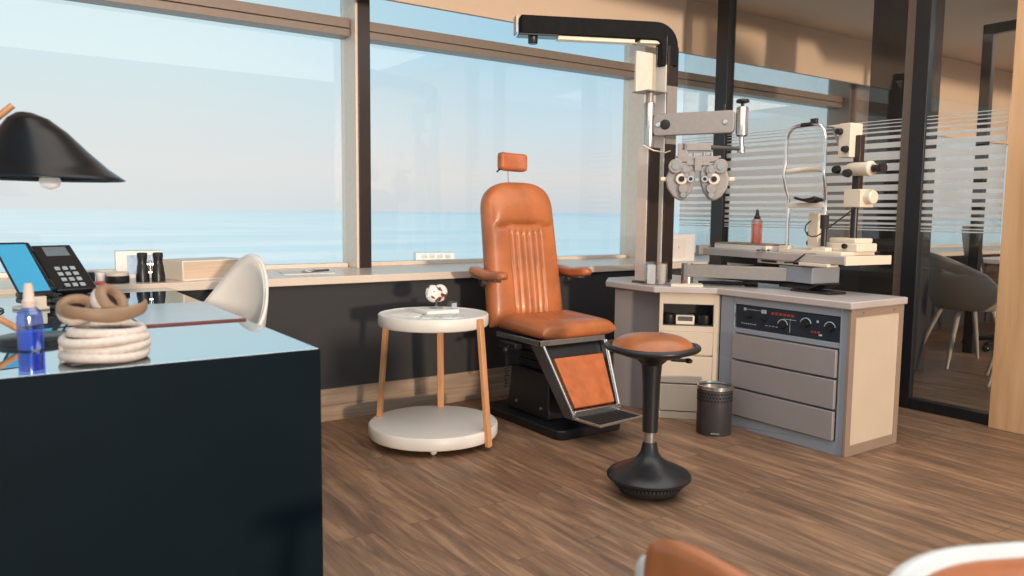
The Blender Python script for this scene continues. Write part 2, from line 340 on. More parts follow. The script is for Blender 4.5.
# ------------------------------------------------------------------ setting
struct(MB().box(-3, 12, -3, 4.7, -.1, 0).build('floor', 'floor'), 'brown wooden plank floor', 'floor')
struct(MB().box(-3, 12, 2.2, 4.7, 2.75, 2.85).build('ceiling', 'ceil'), 'warm white ceiling', 'ceiling')
struct(MB().box(-3, 12, 3.94, 4.7, 0, .735).build('wall_back', 'darkwall'), 'charcoal low wall under the long window', 'wall')
b = MB(); b.box(-3, 4.44, 3.922, 3.94, 0, .083).box(-3, 4.44, 3.926, 3.94, .083, .088).box(-3, 4.44, 3.922, 3.94, .088, .172)
struct(b.build('baseboard_back', 'baseboard', bevel=.001), 'wide pale wooden skirting board under the window wall', 'skirting board')
struct(MB().box(-3, 11, 3.915, 4.7, .735, .776).build('trim_1', 'sill', bevel=.003), 'long pale window sill below the sea view', 'window sill')
struct(MB().box(-3, 11, 4.285, 4.315, 2.35, 2.75).build('trim_2', 'tan'), 'tan bulkhead band above the windows', 'bulkhead')

def window(n, x0, x1, label, tz=True):
    t = thing('window_%d' % n, label, 'window', kind='structure')
    MB().box(x0, x1, 4.60, 4.608, .776, 2.75).build('pane', 'pane', t)
    b = MB(); b.box(x0, x1, 4.50, 4.62, 2.158, 2.20); b.box(x0, x1, 4.515, 4.62, 2.20, 2.206); b.box(x0, x1, 4.50, 4.62, 2.206, 2.262)
    b.build('transom', 'alud', t, bevel=.002)
    MB().box(x0, x1, 4.56, 4.63, .776, .80).build('window_frame', 'alu', t, bevel=.002)
    return t
window(1, -3, 1.93, 'left sea window behind the desk lamp')
window(2, 2.03, 4.28, 'middle sea window behind the exam chair')
window(3, 4.47, 6.99, 'window beyond the instrument columns, seen partly through the glass partition')
window(4, 7.30, 10.9, 'far window in the neighbouring room')
t = thing('trim_3', 'window mullion with painted-in sunlit side and dark front, left of the exam chair', 'mullion', kind='structure')
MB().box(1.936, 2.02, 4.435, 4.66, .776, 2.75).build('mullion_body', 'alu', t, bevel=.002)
MB().box(1.95, 2.024, 4.42, 4.435, .776, 2.75).build('front_strip', 'dbrown', t, bevel=.002)  # sunlit side and dark front put in as two colours
t = thing('trim_4', 'pale window mullion behind the instrument columns', 'mullion', kind='structure')
MB().box(4.285, 4.46, 4.435, 4.66, .776, 2.75).build('mullion_body', 'alu', t, bevel=.002)
MB().box(4.285, 4.32, 4.425, 4.436, .776, 2.75).build('front_strip', 'white', t, bevel=.002)
t = thing('trim_5', 'brown mullion between the windows of the neighbouring room', 'mullion', kind='structure')
MB().box(6.98, 7.30, 4.42, 4.66, .776, 2.75).build('mullion_body', 'alud', t, bevel=.002)
struct(MB().box(5.35, 5.72, 2.93, 3.24, 0, 2.75).build('wall_pillar', 'darkwall'), 'dark square pillar in the neighbouring room', 'pillar')
# glass partition to the neighbouring room (plane x = 4.52)
t = thing('window_5', 'striped glass partition to the neighbouring room', 'partition', kind='structure')
prof = [(1.95, .0), (3.90, 0), (3.90, .785), (4.24, .785), (4.24, 2.75), (1.95, 2.75)]
A90 = Matrix(((0, 0, 1, 0), (1, 0, 0, 0), (0, 1, 0, 0), (0, 0, 0, 1)))   # (y,z,x) -> x,y,z
MB().prism(prof, 4.515, 4.525, A90).build('pane', 'tint', t)
gaps = [1.679, 1.6595, 1.637, 1.608, 1.569, 1.516, 1.446, 1.382, 1.319, 1.263, 1.210, 1.168, 1.129, 1.093, 1.065, 1.0475]
ths = [.014, .016, .018, .02, .022, .022, .021, .020, .020, .020, .020, .019, .018, .017, .014, .009]
b = MB(); z = 1.690
for g, th in zip(gaps, ths):
    if z-(g+th/2) > .002: b.box(4.5085, 4.5135, 1.95, 4.24, g+th/2, z)
    z = g-th/2
b.box(4.5085, 4.5135, 1.95, 4.24, 1.036, z)
b.build('frosted_stripes', 'frost', t)
struct(MB().box(4.48, 4.56, 3.80, 3.905, 0, 2.75).build('trim_6', 'black', bevel=.003), 'black upright post of the glass partition behind the instruments', 'post')
t = thing('trim_7', 'black door post of the glass partition beside the wood panel', 'post', kind='structure')
MB().box(4.49, 4.535, 2.372, 2.463, 0, 2.75).build('post', 'black', t, bevel=.003)
MB().box(4.495, 4.54, 2.464, 2.512, 0, 2.75).build('edge_strip', pm('bronze_strip', srgb(112, 98, 88), .35, .4), t, bevel=.002)
struct(MB().box(4.49, 4.55, 1.92, 2.37, 0, .062).build('trim_8', 'black', bevel=.003), 'black bottom rail of the glass door', 'door rail')
struct(MB().box(4.45, 4.62, -1.0, 1.915, 0, 2.75).build('wall_right', 'panel', bevel=.003), 'honey oak wall panel at the right', 'wall panel')
# neighbouring room shell
struct(MB().box(11, 11.2, -1, 4.7, 0, 2.75).build('wall_far', 'tan'), 'tan end wall of the neighbouring room', 'wall')
struct(MB().box(7.9, 11, 4.2, 4.25, 1.95, 2.745).build('trim_9', 'tan'), 'tan roller blind band in the neighbouring room', 'blind')
t = thing('door_1', 'black framed doorway deep in the neighbouring room', 'door frame', kind='structure')
b = MB(); b.box(6.78, 6.84, 3.08, 3.16, 0, 2.66).box(6.78, 6.84, 1.5, 3.08, 2.58, 2.66).box(6.78, 6.84, 1.4, 1.5, 0, 2.66)
b.build('door_frame', 'black', t, bevel=.004)
b = MB(); b.box(5.9, 11, 2.05, 2.3, 2.69, 2.75).box(5.9, 11, 1.8, 2.05, 2.72, 2.75).box(5.9, 11, 1.5, 1.8, 2.66, 2.75)
struct(b.build('trim_10', 'ceil', bevel=.004), 'stepped ceiling trough of the neighbouring room', 'ceiling trim')
# the sea outside
struct(MB().add([(-30000, 4.8, -24), (30000, 4.8, -24), (30000, 40000, -24), (-30000, 40000, -24)], [(0, 1, 2, 3)]).build('sea', 'sea'), 'pale blue sea outside the windows', 'sea')
t = thing('motor_boat', 'small white boxy boat on the sea, seen low in the middle window', 'boat', (176, 312, -24), -.3); t.scale = (1.5, 1.5, 1.4)
MB().prism([(-8, -2.4), (6, -2.4), (9, 0), (6, 2.4), (-8, 2.4)], .0, 2.2).build('hull', 'whitep', t, bevel=.2)
MB().box(-7.4, 4.5, -1.9, 1.9, 2.2, 4.9).build('cabin', 'white', t, bevel=.15)
b = MB()
for i in range(4): b.box(-5.6+i*2.4, -4.0+i*2.4, -1.96, -1.9, 3.0, 4.1)
b.build('cabin_windows', 'gunm', t)

# ------------------------------------------------------------------ desk
t = thing('desk', 'navy desk with mirror-like glass top, in front at the left', 'desk', (0, 0, 0))
MB().box(-1.5, .750, 1.972, 3.90, .742, .757).build('desktop', 'mirror', t, bevel=.0015, label='pale reflecting glass top')
MB().box(-1.5, .750, 1.960, 1.9715, 0, .7565).build('front_panel', 'navy', t, bevel=.001)
MB().box(.66, .72, 3.80, 3.86, 0, .742).build('desk_leg', 'navy', t, bevel=.002)
t = thing('desk_pad', 'pale grey desk pad with dark red front edge on the desk', 'desk pad', (.59, 2.91, .757))
MB().box(-.155, .155, -.29, .29, 0, .004).build('pad_sheet', 'padgrey', t, bevel=.001)
MB().box(-.155, .155, -.30, -.29, 0, .006).build('pad_edge', 'redb', t, bevel=.001)

# ---- desk lamp
t = thing('desk_lamp', 'desk lamp with black domed metal shade and bent wooden arm', 'lamp', (0, 0, .757))
cx, cyy = .195, 2.6
prof = [(.199, .443), (.165, .474), (.125, .522), (.085, .575), (.05, .61), (.02, .625), (.0005, .628)]
pr2 = [(r*.975, zz-.004) for r, zz in prof]
def shade(u, v):
    j = v*(len(prof)-1); k = min(int(j), len(prof)-2); f = j-k
    r = prof[k][0]*(1-f)+prof[k+1][0]*f; z_ = prof[k][1]*(1-f)+prof[k+1][1]*f
    off = -.055*(1-(r/.199))            # apex leans to the wooden arm
    a = 2*PI*u
    return Vector((cx+off+r*math.cos(a), cyy+r*math.sin(a), z_))
MB().grid(shade, 48, 25, True).build('lamp_shade', 'shade_blue', t, solid=.003, smooth=60)
b = MB(); b.cyl((cx+.005, cyy, .44), (cx-.03, cyy, .50), .02, .018); sh = b.build('bulb_socket', 'pale', t)
MB().ball((cx+.005, cyy, .437), .028, .028, .022).build('bulb', 'bulb', t)
MB().lathe([(.09, 0), (.09, .014), (.084, .018), (.0005, .018)], 40, TR(.135, 2.47, 0)).build('base', 'black', t, bevel=.001)
b = MB(); b.tube([(.125, 2.47, .018), (-.02, 2.56, .12), (-.24, 2.62, .30)], .009, 12); b.build('lower_arm', 'oak', t)
b = MB(); b.tube([(-.24, 2.62, .30), (.09, 2.585, .615), (.118, 2.58, .642)], .009, 12); b.build('upper_arm', 'oak', t)

# ---- telephone and tablet
t = thing('desk_telephone', 'black desk telephone with keypad behind the tablet', 'telephone', (.315, 3.60, .757), .33); t.scale = (1.12, 1.12, 1.12)
Tm = TR(0, 0, .085) @ RX(math.radians(37))
MB().box(-.105, .12, -.13, .16, 0, .02).build('phone_base', 'black', t, bevel=.006)
b = MB(); b.box(-.07, .07, -.10, .15, -.006, .018, Tm); body = b.build('keypad_housing', 'black', t, bevel=.006)
b = MB(); b.prism([(-.06, 0), (.11, 0), (.11, .14), ], -.05, .05, TR(0, 0, .02) @ Matrix(((0, 0, 1, 0), (1, 0, 0, 0), (0, 1, 0, 0), (0, 0, 0, 1)))); b.build('wedge', 'black', t)
MB().box(-.035, .045, .085, .135, .018, .0195, Tm).build('display', 'lcd', body)
for r in range(4):
    for c in range(3):
        MB().box(-.035+c*.026, -.018+c*.026, -.085+r*.03, -.068+r*.03, .018, .022, Tm).build('button', 'mark', body, bevel=.001)
b = MB(); b.box(-.125, -.08, -.11, .14, .012, .035, Tm).box(-.128, -.076, -.11, -.055, .0, .04, Tm).box(-.128, -.076, .09, .145, .0, .04, Tm)
b.build('handset', 'black', t, bevel=.009)
b = MB(); b.tube([(-.1+.008*math.cos(k*.9), -.10-.02*math.sin(k/40*PI)-k*.002, .03+.006*math.sin(k*.9)) for k in range(42)], .003, 6); b.build('coil_cord', 'black', t)

t = thing('tablet_computer', 'tablet with glowing pale blue screen propped on a white stand', 'tablet', (.19, 3.22, .757), .36)
Tm = TR(0, 0, .052) @ RZ(-.02) @ RX(math.radians(40))
MB().box(-.056, .056, 0, .275, 0, .009, Tm).build('tablet_body', 'black', t, bevel=.003)
MB().box(-.051, .051, .014, .262, .009, .0098, Tm).build('screen', 'screen', t)
b = MB(); b.box(-.04, .04, -.01, .10, 0, .012); b.box(-.035, .035, .0, .02, .0, .05); b.box(-.012, .012, .06, .075, .012, .085)
b.build('tablet_stand', 'cream', t, bevel=.004)
# loose cables behind the lamp
b = MB(); b.tube([(.0, 3.5, .761), (.03, 3.42, .761), (.08, 3.36, .761), (.10, 3.26, .761), (.07, 3.15, .761), (.0, 3.1, .761), (-.2, 3.2, .761)], .0035, 6)
tag(b.build('power_cable', 'rubber', sub=1), 'thin black cable looping on the desk below the tablet', 'cable')
t = thing('spray_bottle', 'blue spray bottle with pale nozzle at the desk front edge', 'spray bottle', (.12, 2.32, .757))
MB().lathe([(.026, 0), (.030, .006), (.030, .075), (.029, .082), (.029, .088), (.0265, .10), (.015, .112), (.013, .118)], 28).build('bottle_body', 'bluep', t)
MB().lathe([(.027, .004), (.027, .05), (.0005, .05)], 24).build('liquid', pm('blue_liquid', srgb(110, 130, 225), .2), t)
MB().lathe([(.016, .112), (.016, .128), (.013, .132), (.0105, .165), (.008, .172), (.0005, .172)], 24).build('nozzle', 'pale', t)
# ---- headphones on coiled cord
t = thing('coiled_cord', 'thick white cord coiled in a stack on the desk front', 'cord', (.262, 2.10, .757))
for k, (R_, rr, dx) in enumerate(((.088, .0120, 0), (.085, .0120, .004), (.088, .0115, -.003), (.076, .011, .004))):
    pts = [((R_+.003*math.sin(3*a+k))*math.cos(a)+dx, (R_)*math.sin(a), .0150+k*.0185+.0025*math.sin(2*a+k*2)) for a in [2*PI*i/40 for i in range(40)]]
    b = MB(); b.tube(pts, rr, 12, True); b.build('loop', 'cord', t, smooth=60)
t = thing('headphones', 'beige over-ear headphones lying on the coiled white cord', 'headphones', (.262, 2.085, .848), .12); t.scale = (.9, .9, .9)
def band(u, v):
    a = PI*1.02+PI*.96*u; q = 2*PI*v; R_ = .100
    wz = .020*math.sin(q)*(1-.25*abs(math.cos(a))); wr = .006*math.cos(q)
    return Vector(((R_+wr)*math.cos(a), (.072+wr)*math.sin(a), .026+.016*abs(math.cos(a))**2+wz))
b = MB(); b.grid(band, 48, 15); hbnd = b.build('headband', 'beige', t, smooth=60)
for k, (px0, py0, pz0, az, tl) in enumerate(((.015, .012, .052, .7, 56), (-.05, .075, .030, -.2, 30))):
    T_ = TR(px0, py0, pz0) @ RZ(az) @ RX(math.radians(tl))
    e = MB().lathe([(.0005, -.030), (.034, -.028), (.046, -.018), (.050, -.004), (.048, .006), (.0005, .006)], 36, T_).build('ear_cup', 'cord', t, smooth=50)
    MB().lathe([(.020+.0, .004), (.022, .016), (.030, .024), (.041, .023), (.049, .014), (.050, .004)], 36, T_).build('ear_cushion', 'beige', e, smooth=60)
    MB().lathe([(.0005, .0065), (.024, .0065)], 24, T_).build('speaker_cloth', 'dbeige', e)
t = thing('pale_stopper', 'small pale stopper beside the coiled cord', 'stopper', (.175, 2.12, .757))
MB().lathe([(.010, 0), (.010, .035), (.007, .05), (.0005, .05)], 20).build('stopper_body', 'pale', t)

# ------------------------------------------------------------------ things on the sill
SZ = .776
t = thing('binoculars', 'black binoculars standing upright on the window sill', 'binoculars', (.705, 4.02, SZ), -.2)
for sx in (-1, 1):
    b = MB(); b.lathe([(.030, 0), (.030, .03), (.026, .05), (.024, .075), (.022, .08), (.020, .10), (.021, .105), (.021, .135), (.018, .138), (.0005, .136)], 24, TR(sx*.034, 0, 0)); b.build('barrel', 'black', t)
    MB().lathe([(.0215, .114), (.0225, .116), (.0225, .134), (.0215, .136)], 24, TR(sx*.034, 0, 0)).build('eyecup', 'rubber', t)
b = MB(); b.box(-.02, .02, -.008, .008, .04, .05).box(-.02, .02, -.008, .008, .078, .088).cyl((0, 0, .04), (0, 0, .10), .007); b.build('bridge', 'steel', t, bevel=.001)
t = thing('carton', 'white and pale blue carton behind the binoculars on the sill', 'box', (.70, 4.30, SZ), -.1)
MB().box(-.105, .105, -.05, .05, 0, .135).build('carton_body', 'whitep', t, bevel=.002)
MB().box(-.055, .055, -.0515, -.05, .02, .115).build('printed_face', pm('pale_blue_print', srgb(170, 196, 224), .5, 0, .2, 30), t)
t = thing('round_tin', 'black round tin with pale lid beside the binoculars', 'tin', (.563, 4.02, SZ))
MB().lathe([(.048, 0), (.050, .004), (.050, .032), (.048, .034), (.0005, .034)], 32).build('tin_body', 'black', t)
MB().lathe([(.046, .034), (.046, .045), (.040, .050), (.0005, .05)], 32).build('tin_lid', 'cream', t)
t = thing('white_pot', 'small white pot between the black block and the round tin', 'pot', (.497, 4.05, SZ))
MB().lathe([(.018, 0), (.02, .004), (.02, .042), (.017, .046), (.015, .03), (.0005, .03)], 24).build('pot_body', 'whitep', t)
tag(MB().box(.42, .475, 4.06, 4.12, SZ, SZ+.05).build('card_holder', 'black', bevel=.003), 'small black block left of the white pot on the sill', 'holder')
tag(MB().prism([(.37, 3.945), (.50, 3.93), (.505, 3.99), (.375, 4.01)], SZ, SZ+.012).build('leaflet', 'red', bevel=.001), 'red folded leaflet lying at the sill front edge', 'leaflet')
t = thing('thick_book', 'thick book lying on the sill behind the white chair', 'book', (.975, 4.145, SZ), .30)
MB().box(-.165, .165, -.105, .105, .006, .088).build('page_block', pm('page_edges', srgb(214, 190, 166), .8, 0, .12, 3, .1, stretch=(1, 1, 60)), t, bevel=.001)
b = MB(); b.box(-.172, .170, -.11, .11, 0, .006).box(-.172, .170, -.11, .11, .088, .095)
b.build('cover', 'paper', t, bevel=.002)
MB().box(-.174, -.165, -.11, .11, 0, .095).build('spine', 'cream', t, bevel=.003)
tag(MB().prism([(1.38, 4.12), (1.66, 4.10), (1.70, 4.30), (1.42, 4.33)], SZ, SZ+.003).build('paper_sheet', 'paper'), 'white paper sheet lying on the sill between chair and mullion', 'paper')
t = thing('desk_magnifier', 'small steel magnifier lying on the white paper sheet', 'magnifier', (1.54, 4.20, SZ+.003), .2)
b = MB(); b.tube([(.03*math.cos(a), .03*math.sin(a), .006) for a in [2*PI*i/24 for i in range(24)]], .005, 8, True); b.build('rim', 'steel', t)
MB().cyl((.03, 0, .006), (.14, .01, .006), .006).build('handle', 'gunm', t)
t = thing('switch_box', 'white wall box with small round switch on the sill beside the black post', 'box', (4.22, 4.08, SZ))
MB().box(-.03, .23, -.06, .06, 0, .20).build('box_body', 'whitep', t, bevel=.004)
MB().box(.0, .13, -.064, -.06, .03, .17).build('face_plate', 'white', t, bevel=.002)
MB().cyl((.06, -.064, .11), (.06, -.072, .11), .012).build('switch', 'cream', t)

# ------------------------------------------------------------------ shell chairs
def shell_chair(name, label, loc, rz, shell, liner, leg, hb=.90, ha=.64, group=None, pw=2.6):
    """rounded shell chair, backrest at local +y, facing -y"""
    t = thing(name, label, 'chair', loc, rz, group)
    def surf(off):
        def fn(u, v):
            a = (u-.5)*2*math.radians(118); f = (math.cos(a*.76)*.5+.5)
            hz = ha+(hb-ha)*f**pw-.10*max(0, (abs(a)-1.5))/.56
            if v < .35:
                q = v/.35; r = .19*q; z_ = .425+.012*q*q
            else:
                q = (v-.35)/.65; r = .19+.075*(1-(1-q)**2)+.035*q*max(0, math.cos(a)); z_ = .437+(hz-.437)*q**1.15
            r -= off; z_ += off*(1 if v < .5 else -.6)
            return Vector((r*1.05*math.sin(a), r*math.cos(a), z_))
        return fn
    MB().grid(surf(0), 49, 22).build('shell', shell, t, solid=.016, smooth=70)
    MB().grid(surf(.014), 49, 22).build('lining', liner, t, solid=.006, smooth=70)
    MB().lathe([(.0005, .44), (.17, .44), (.19, .452), (.185, .475), (.15, .485), (.0005, .487)], 36).build('seat_cushion', liner, t)
    for sx in (-1, 1):
        for sy_ in (-1, 1):
            b = MB(); b.tube([(sx*.12, sy_*.11, .43), (sx*.18, sy_*.17, .2), (sx*.225, sy_*.215, 0)], .015, 12, rr=[.019, .015, .010]); b.build('leg', leg, t)
    return t
sc = shell_chair('shell_chair', 'white shell chair tucked behind the mirror-topped desk', (.80, 3.36, 0), -1.15, 'whitep', 'white', 'white', .93, .60, pw=8)
sc.scale = (.8, .8, 1)
c1 = shell_chair('shell_armchair', 'pale shell armchair seen whole through the glass door, facing the far desk', (6.25, 2.90, 0), .9, 'greych', 'greych', 'greych', .86, .60)
c2 = copy_tree(c1); c1.scale = (1.1, 1.1, 1); c2.location = (5.82, 2.295, 0); c2.rotation_euler = (0, 0, math.radians(205)); c2.scale = (1, 1, 1); c2['label'] = 'pale armchair beyond the glass door, only its legs showing beside the wood panel'

def low_chair(label, loc, rz, wrap=False, e=.42):
    """padded low chair, backrest plane at local y=0, seat toward -y"""
    t = thing('padded_chair', label, 'chair', loc, rz)
    def rim(u):                                   # rounded rectangle outline in x,z
        a = 2*PI*u
        cx_, sx_ = math.cos(a), math.sin(a)
        x = .235*math.copysign(abs(cx_)**e, cx_); z_ = .52+.16*math.copysign(abs(sx_)**e, sx_)
        return x, z_
    def curve(x): return -.9*x*x
    def face(y, k, dz):
        def fn(u, v):
            x, z_ = rim(u); q = v
            x *= k*q; z_ = .52+(z_-.52)*q*(1-(1-k)*1.4)+dz*max(0, z_-.52)/.16
            return Vector((x, curve(x)+y-(.012*(1-q**6)), z_))
        return fn
    if wrap:
        MB().grid(face(0, 1.07, -.045), 64, 10, True).build('backrest', 'whitep', t, solid=.022, smooth=70)
        MB().grid(face(-.018, .92, .026), 64, 10, True).build('back_pad', 'leather', t, solid=.028, smooth=70)
    else:
        MB().grid(face(0, 1, 0), 64, 10, True).build('backrest', 'whitep', t, solid=.024, smooth=70)
        MB().grid(face(-.012, .93, 0), 64, 10, True).build('back_pad', 'leather', t, solid=.012, smooth=70)
    def seat(u, v):
        a = 2*PI*u; cx_, sx_ = math.cos(a), math.sin(a)
        return Vector((.23*v*math.copysign(abs(cx_)**.6, cx_), -.24+.21*v*math.copysign(abs(sx_)**.6, sx_), .415+.012*(1-v**4)))
    MB().grid(seat, 48, 10, True).build('seat', 'whitep', t, solid=.03, smooth=70)
    for sx in (-1, 1):
        b = MB(); b.tube([(sx*.16, -.03, .56), (sx*.17, -.04, .40), (sx*.20, .0, 0)], .014, 10); b.build('leg', 'oak', t)
        b = MB(); b.tube([(sx*.16, -.36, .40), (sx*.20, -.42, 0)], .014, 10); b.build('leg', 'oak', t)
    return t
low_chair('orange padded chair back with white edge, cut by the bottom frame at centre', (.805, .56, 0), -PI/2-.24, True, .22).scale = (1, 1, .965)
low_chair('white rimmed chair with tan padding at the bottom right corner', (1.215, .467, 0), -.52).scale = (1, 1, .97)

# ------------------------------------------------------------------ exam chair
EC = thing('exam_chair', 'tan leather eye examination chair with headrest and footrest', 'examination chair', (2.56, 3.31, 0))
b = MB(); pts = []
for (cx_, cy_, a0) in ((.165, .31, 0), (-.165, .31, 90), (-.165, -.31, 180), (.165, -.31, 270)):
    for k in range(7):
        a = math.radians(a0+k*15); pts.append((cx_+.05*math.cos(a), cy_+.05*math.sin(a)))
b.prism(pts, 0, .048); b.build('base_plate', 'black', EC, bevel=.008)
b = MB(); b.add([(x*(1-.10*k), y*(1-.10*k)+.02, .048+.24*k) for k in (0, 1) for (x, y) in ((-.14, -.19), (.14, -.19), (.14, .19), (-.14, .19))], [(3, 2, 1, 0), (4, 5, 6, 7), (0, 1, 5, 4), (1, 2, 6, 5), (2, 3, 7, 6), (3, 0, 4, 7)])
b.build('pedestal', 'black', EC, bevel=.010)
b = MB()
for k in range(6):
    b.box(-.095-.008*(k % 2), .095+.008*(k % 2), -.11-.008*(k % 2), .15+.008*(k % 2), .29+k*.022, .312+k*.022)
b.build('bellows', 'rubber', EC, bevel=.003)
b = MB(); b.box(-.20, .20, -.16, .22, .42, .455); b.build('seat_frame', 'black', EC, bevel=.005)
b = MB(); b.box(-.215, .215, -.195, -.175, .448, .478).box(-.215, -.20, -.19, .21, .448, .476).box(.20, .215, -.19, .21, .448, .476); b.build('front_rail', 'steel', EC, bevel=.003)

def cushion(hw, L, T, nx, ny, flute_y, flute_x, nfl, edge_x=6., edge_y=8., Tb=.0, fold=None):
    """closed upholstered pad: x across, y along (0..L), z thickness up; hw(s) half width"""
    b = MB()
    def fn(side):
        def g(u, v):
            xx = (u*2-1); yy = v
            ex = math.copysign(1-(1-abs(xx))**1.6, xx); ey = .5+.5*math.copysign(1-(1-abs(2*yy-1))**1.6, 2*yy-1)
            h = hw(ey); x = ex*h; y = ey*L
            k = (1-abs(ex)**edge_x)*(1-abs(2*ey-1)**edge_y); k = max(0, k)**.5
            z_ = T*k if side > 0 else -Tb*k
            if side > 0 and fold:
                f = fold+.012*math.cos(x/hw(fold)*2.2); d = ey-f; ins = max(0, 1-(abs(x)/(hw(ey)*.88+1e-6))**6)
                z_ += ins*(.020*math.exp(-((d-.11)/.10)**2)-.020*math.exp(-(d/.016)**2))
            if side > 0 and flute_y[0] < ey < flute_y[1] and abs(x) < flute_x*1.1:
                ph = (x/flute_x*.5+.5)*nfl; d = abs(ph-round(ph))
                fade = min(1, (ey-flute_y[0])/.03, (flute_y[1]-ey)/.03)
                if -.3 < ph < nfl+.3: z_ -= .011*max(0, 1-d/.30)*fade
            return Vector((x, y, z_))
        return g
    b.grid(fn(1), nx, ny); b.grid(fn(-1), nx, ny)
    return b
# seat cushion
b = cushion(lambda s: .252*(1-.02*(1-s)), .44, .055, 70, 40, (.28, .97), .11, 5, 10, 10, .035)
b.v = [tuple(TR(.036, -.21, .505) @ RX(math.radians(2)) @ Vector(v)) for v in b.v]
seat = b.build('seat', 'leather', EC, smooth=60)
# backrest: s=0 bottom
def bw(s):
    w0 = .248-.022*s
    if s > .78:
        q = min(1, (s-.78)/.22); w0 *= (1-q**2.8)**(1/2.8)
    return max(w0, .002)
b = cushion(bw, .80, .060, 100, 80, (.03, .66), .10, 5, 9, 9, .075, .68)
BT = TR(-.012, .205, .50) @ RX(math.radians(90-9.5))
b.v = [tuple(BT @ Vector(v)) for v in b.v]
back = b.build('backrest', 'leather', EC, smooth=60)
# headrest
hp = MB(); hp.tube([(-.05, .345, 1.26), (-.055, .352, 1.36)], .006, 10); hp.build('headrest_post', 'chrome', EC)
b = MB()
def hr(u, v):
    a = 2*PI*v; x = (u-.5)*.165; y = .030*math.copysign(abs(math.cos(a))**.5, math.cos(a)); z_ = .046*math.copysign(abs(math.sin(a))**.5, math.sin(a))
    e = (1-abs(2*u-1)**10)**.5
    return Vector((x, y*e-.0-1.5*(.0825**2-x*x)*-1, z_*(.6+.4*e)))
b.grid(lambda u, v: hr(v, u), 32, 25, True)
b.v = [tuple(TR(-.035, .33, 1.402) @ Matrix.Scale(1.08, 4) @ RZ(-.12) @ RY(math.radians(3)) @ RX(math.radians(-6)) @ Vector(v)) for v in b.v]
hd = b.build('headrest', 'leatherd', EC, smooth=60)
b = MB(); b.tube([(-.055, .352, 1.36), (-.085, .36, 1.37), (-.11, .36, 1.355)], .006, 8); b.build('headrest_arm', 'chrome', hd)
b = MB(); b.ball((-.095, .345, 1.378), .016, .016, .02); b.cyl((-.095, .345, 1.375), (-.135, .335, 1.345), .005); b.build('headrest_knob', 'black', hd)
# armrests
for sx in (-1, 1):
    T_ = TR(sx*.285, .19, .792) @ RX(math.radians(3 if sx < 0 else 1))
    b = MB()
    def ap(u, v):
        a = 2*PI*u; y = (v-.5)*.335; e = (1-abs(2*v-1)**8)**.5
        return Vector((.036*e*math.copysign(abs(math.cos(a))**.6, math.cos(a)), y, .024*e*math.copysign(abs(math.sin(a))**.6, math.sin(a))+.006*math.cos(2*v*PI)))
    b.grid(ap, 28, 22, True); b.v = [tuple(T_ @ Vector(v)) for v in b.v]
    ar = b.build('armrest', 'leather', EC, smooth=60)
    b = MB(); b.box(-.022, .022, -.10, .14, -.034, -.02, T_); b.tube([(sx*.285, .27, .765), (sx*.26, .30, .73), (sx*.20, .30, .70)], .012, 10); b.cyl((sx*.295, .22, .745), (sx*.275, .22, .745), .018)
    b.build('armrest_bracket', 'gunm', ar, bevel=.002)
# leg panel, side plates and footrest (slope forward toward the bottom)
SL = lambda x, d, o: Vector((x*(1-.26*d), -.185-.195*d+o*.86, .45-.33*d+o*-.5))
def slab(q, z0, z1):
    n_ = len(q); return MB().add([SL(x, d, z0) for x, d in q]+[SL(x, d, z1) for x, d in q], [tuple(range(n_)), tuple(range(2*n_-1, n_-1, -1))]+[(i, n_+i, n_+(i+1) % n_, (i+1) % n_) for i in range(n_)])
slab([(-.168, .20), (.175, .20), (.175, .90), (-.168, .90)], -.014, .02).build('leg_panel', 'leatherd', EC, bevel=.006)
slab([(-.19, 0), (.2, 0), (.2, 1.0), (-.19, 1.0)], .022, .028).build('panel_backing', 'black', EC)
for sx in (-1, 1):
    xt = sx*(.198 if sx < 0 else .213); xb = sx*.150
    P4 = ((-.20, .452, xt), (-.085 if sx < 0 else -.165, .452, xt), (-.32 if sx < 0 else -.36, .105, xb), (-.39, .105, xb), (-.385, .135, xb))
    b = MB(); b.add([Vector((x_+q*sx, y_, z_)) for q in (-.010, .006) for (y_, z_, x_) in P4], [(0, 1, 2, 3, 4), (9, 8, 7, 6, 5)]+[(i, (i+1) % 5, 5+(i+1) % 5, 5+i) for i in range(5)])
    pl = b.build('side_plate', 'gunm' if sx < 0 else 'steel', EC, bevel=.002)
    b = MB(); b.tube([(xt+sx*.004, -.202, .45), (xb+sx*.004, -.388, .130)], .006, 8); b.build('plate_edge', 'steel', pl)
b = MB(); b.box(-.15, .15, -.395, -.372, .105, .150); b.build('footrest_hinge', 'steel', EC, bevel=.003)
FR = TR(0, -.385, 0) @ RZ(math.radians(5))
fo = MB().box(-.143, .143, -.16, -.01, .108, .118, FR).build('footrest', 'rubber', EC, bevel=.003)
b = MB(); b.tube([FR @ Vector(p) for p in ((-.15, .0, .113), (-.15, -.168, .113), (.15, -.168, .113), (.15, .0, .113))], .008, 8); b.build('footrest_rim', 'steel', fo)
b = MB()
for k in range(7): b.box(-.135, .135, -.152+k*.02, -.144+k*.02, .118, .121, FR)
b.build('tread_ribs', 'rubber', fo)
b = MB(); b.tube([(-.20, .05, .43), (-.27, .02, .42), (-.31, -.02, .415)], .007, 8); b.ball((-.31, -.02, .415), .014); b.build('seat_lever', 'black', EC)
b = MB(); b.box(-.25, -.20, -.02, .14, .41, .44); b.build('lever_box', 'black', EC, bevel=.004)
b = MB(); b.tube([(-.215+.012*math.cos(k*1.1), .10+.012*math.sin(k*1.1), .40-k*.0024) for k in range(90)], .003, 6); b.build('coil_cable', 'black', EC)
b = MB()
for (y_, z_) in ((-.10, .10), (.12, .10)): b.cyl((-.142, y_, z_), (-.128, y_, z_), .009)
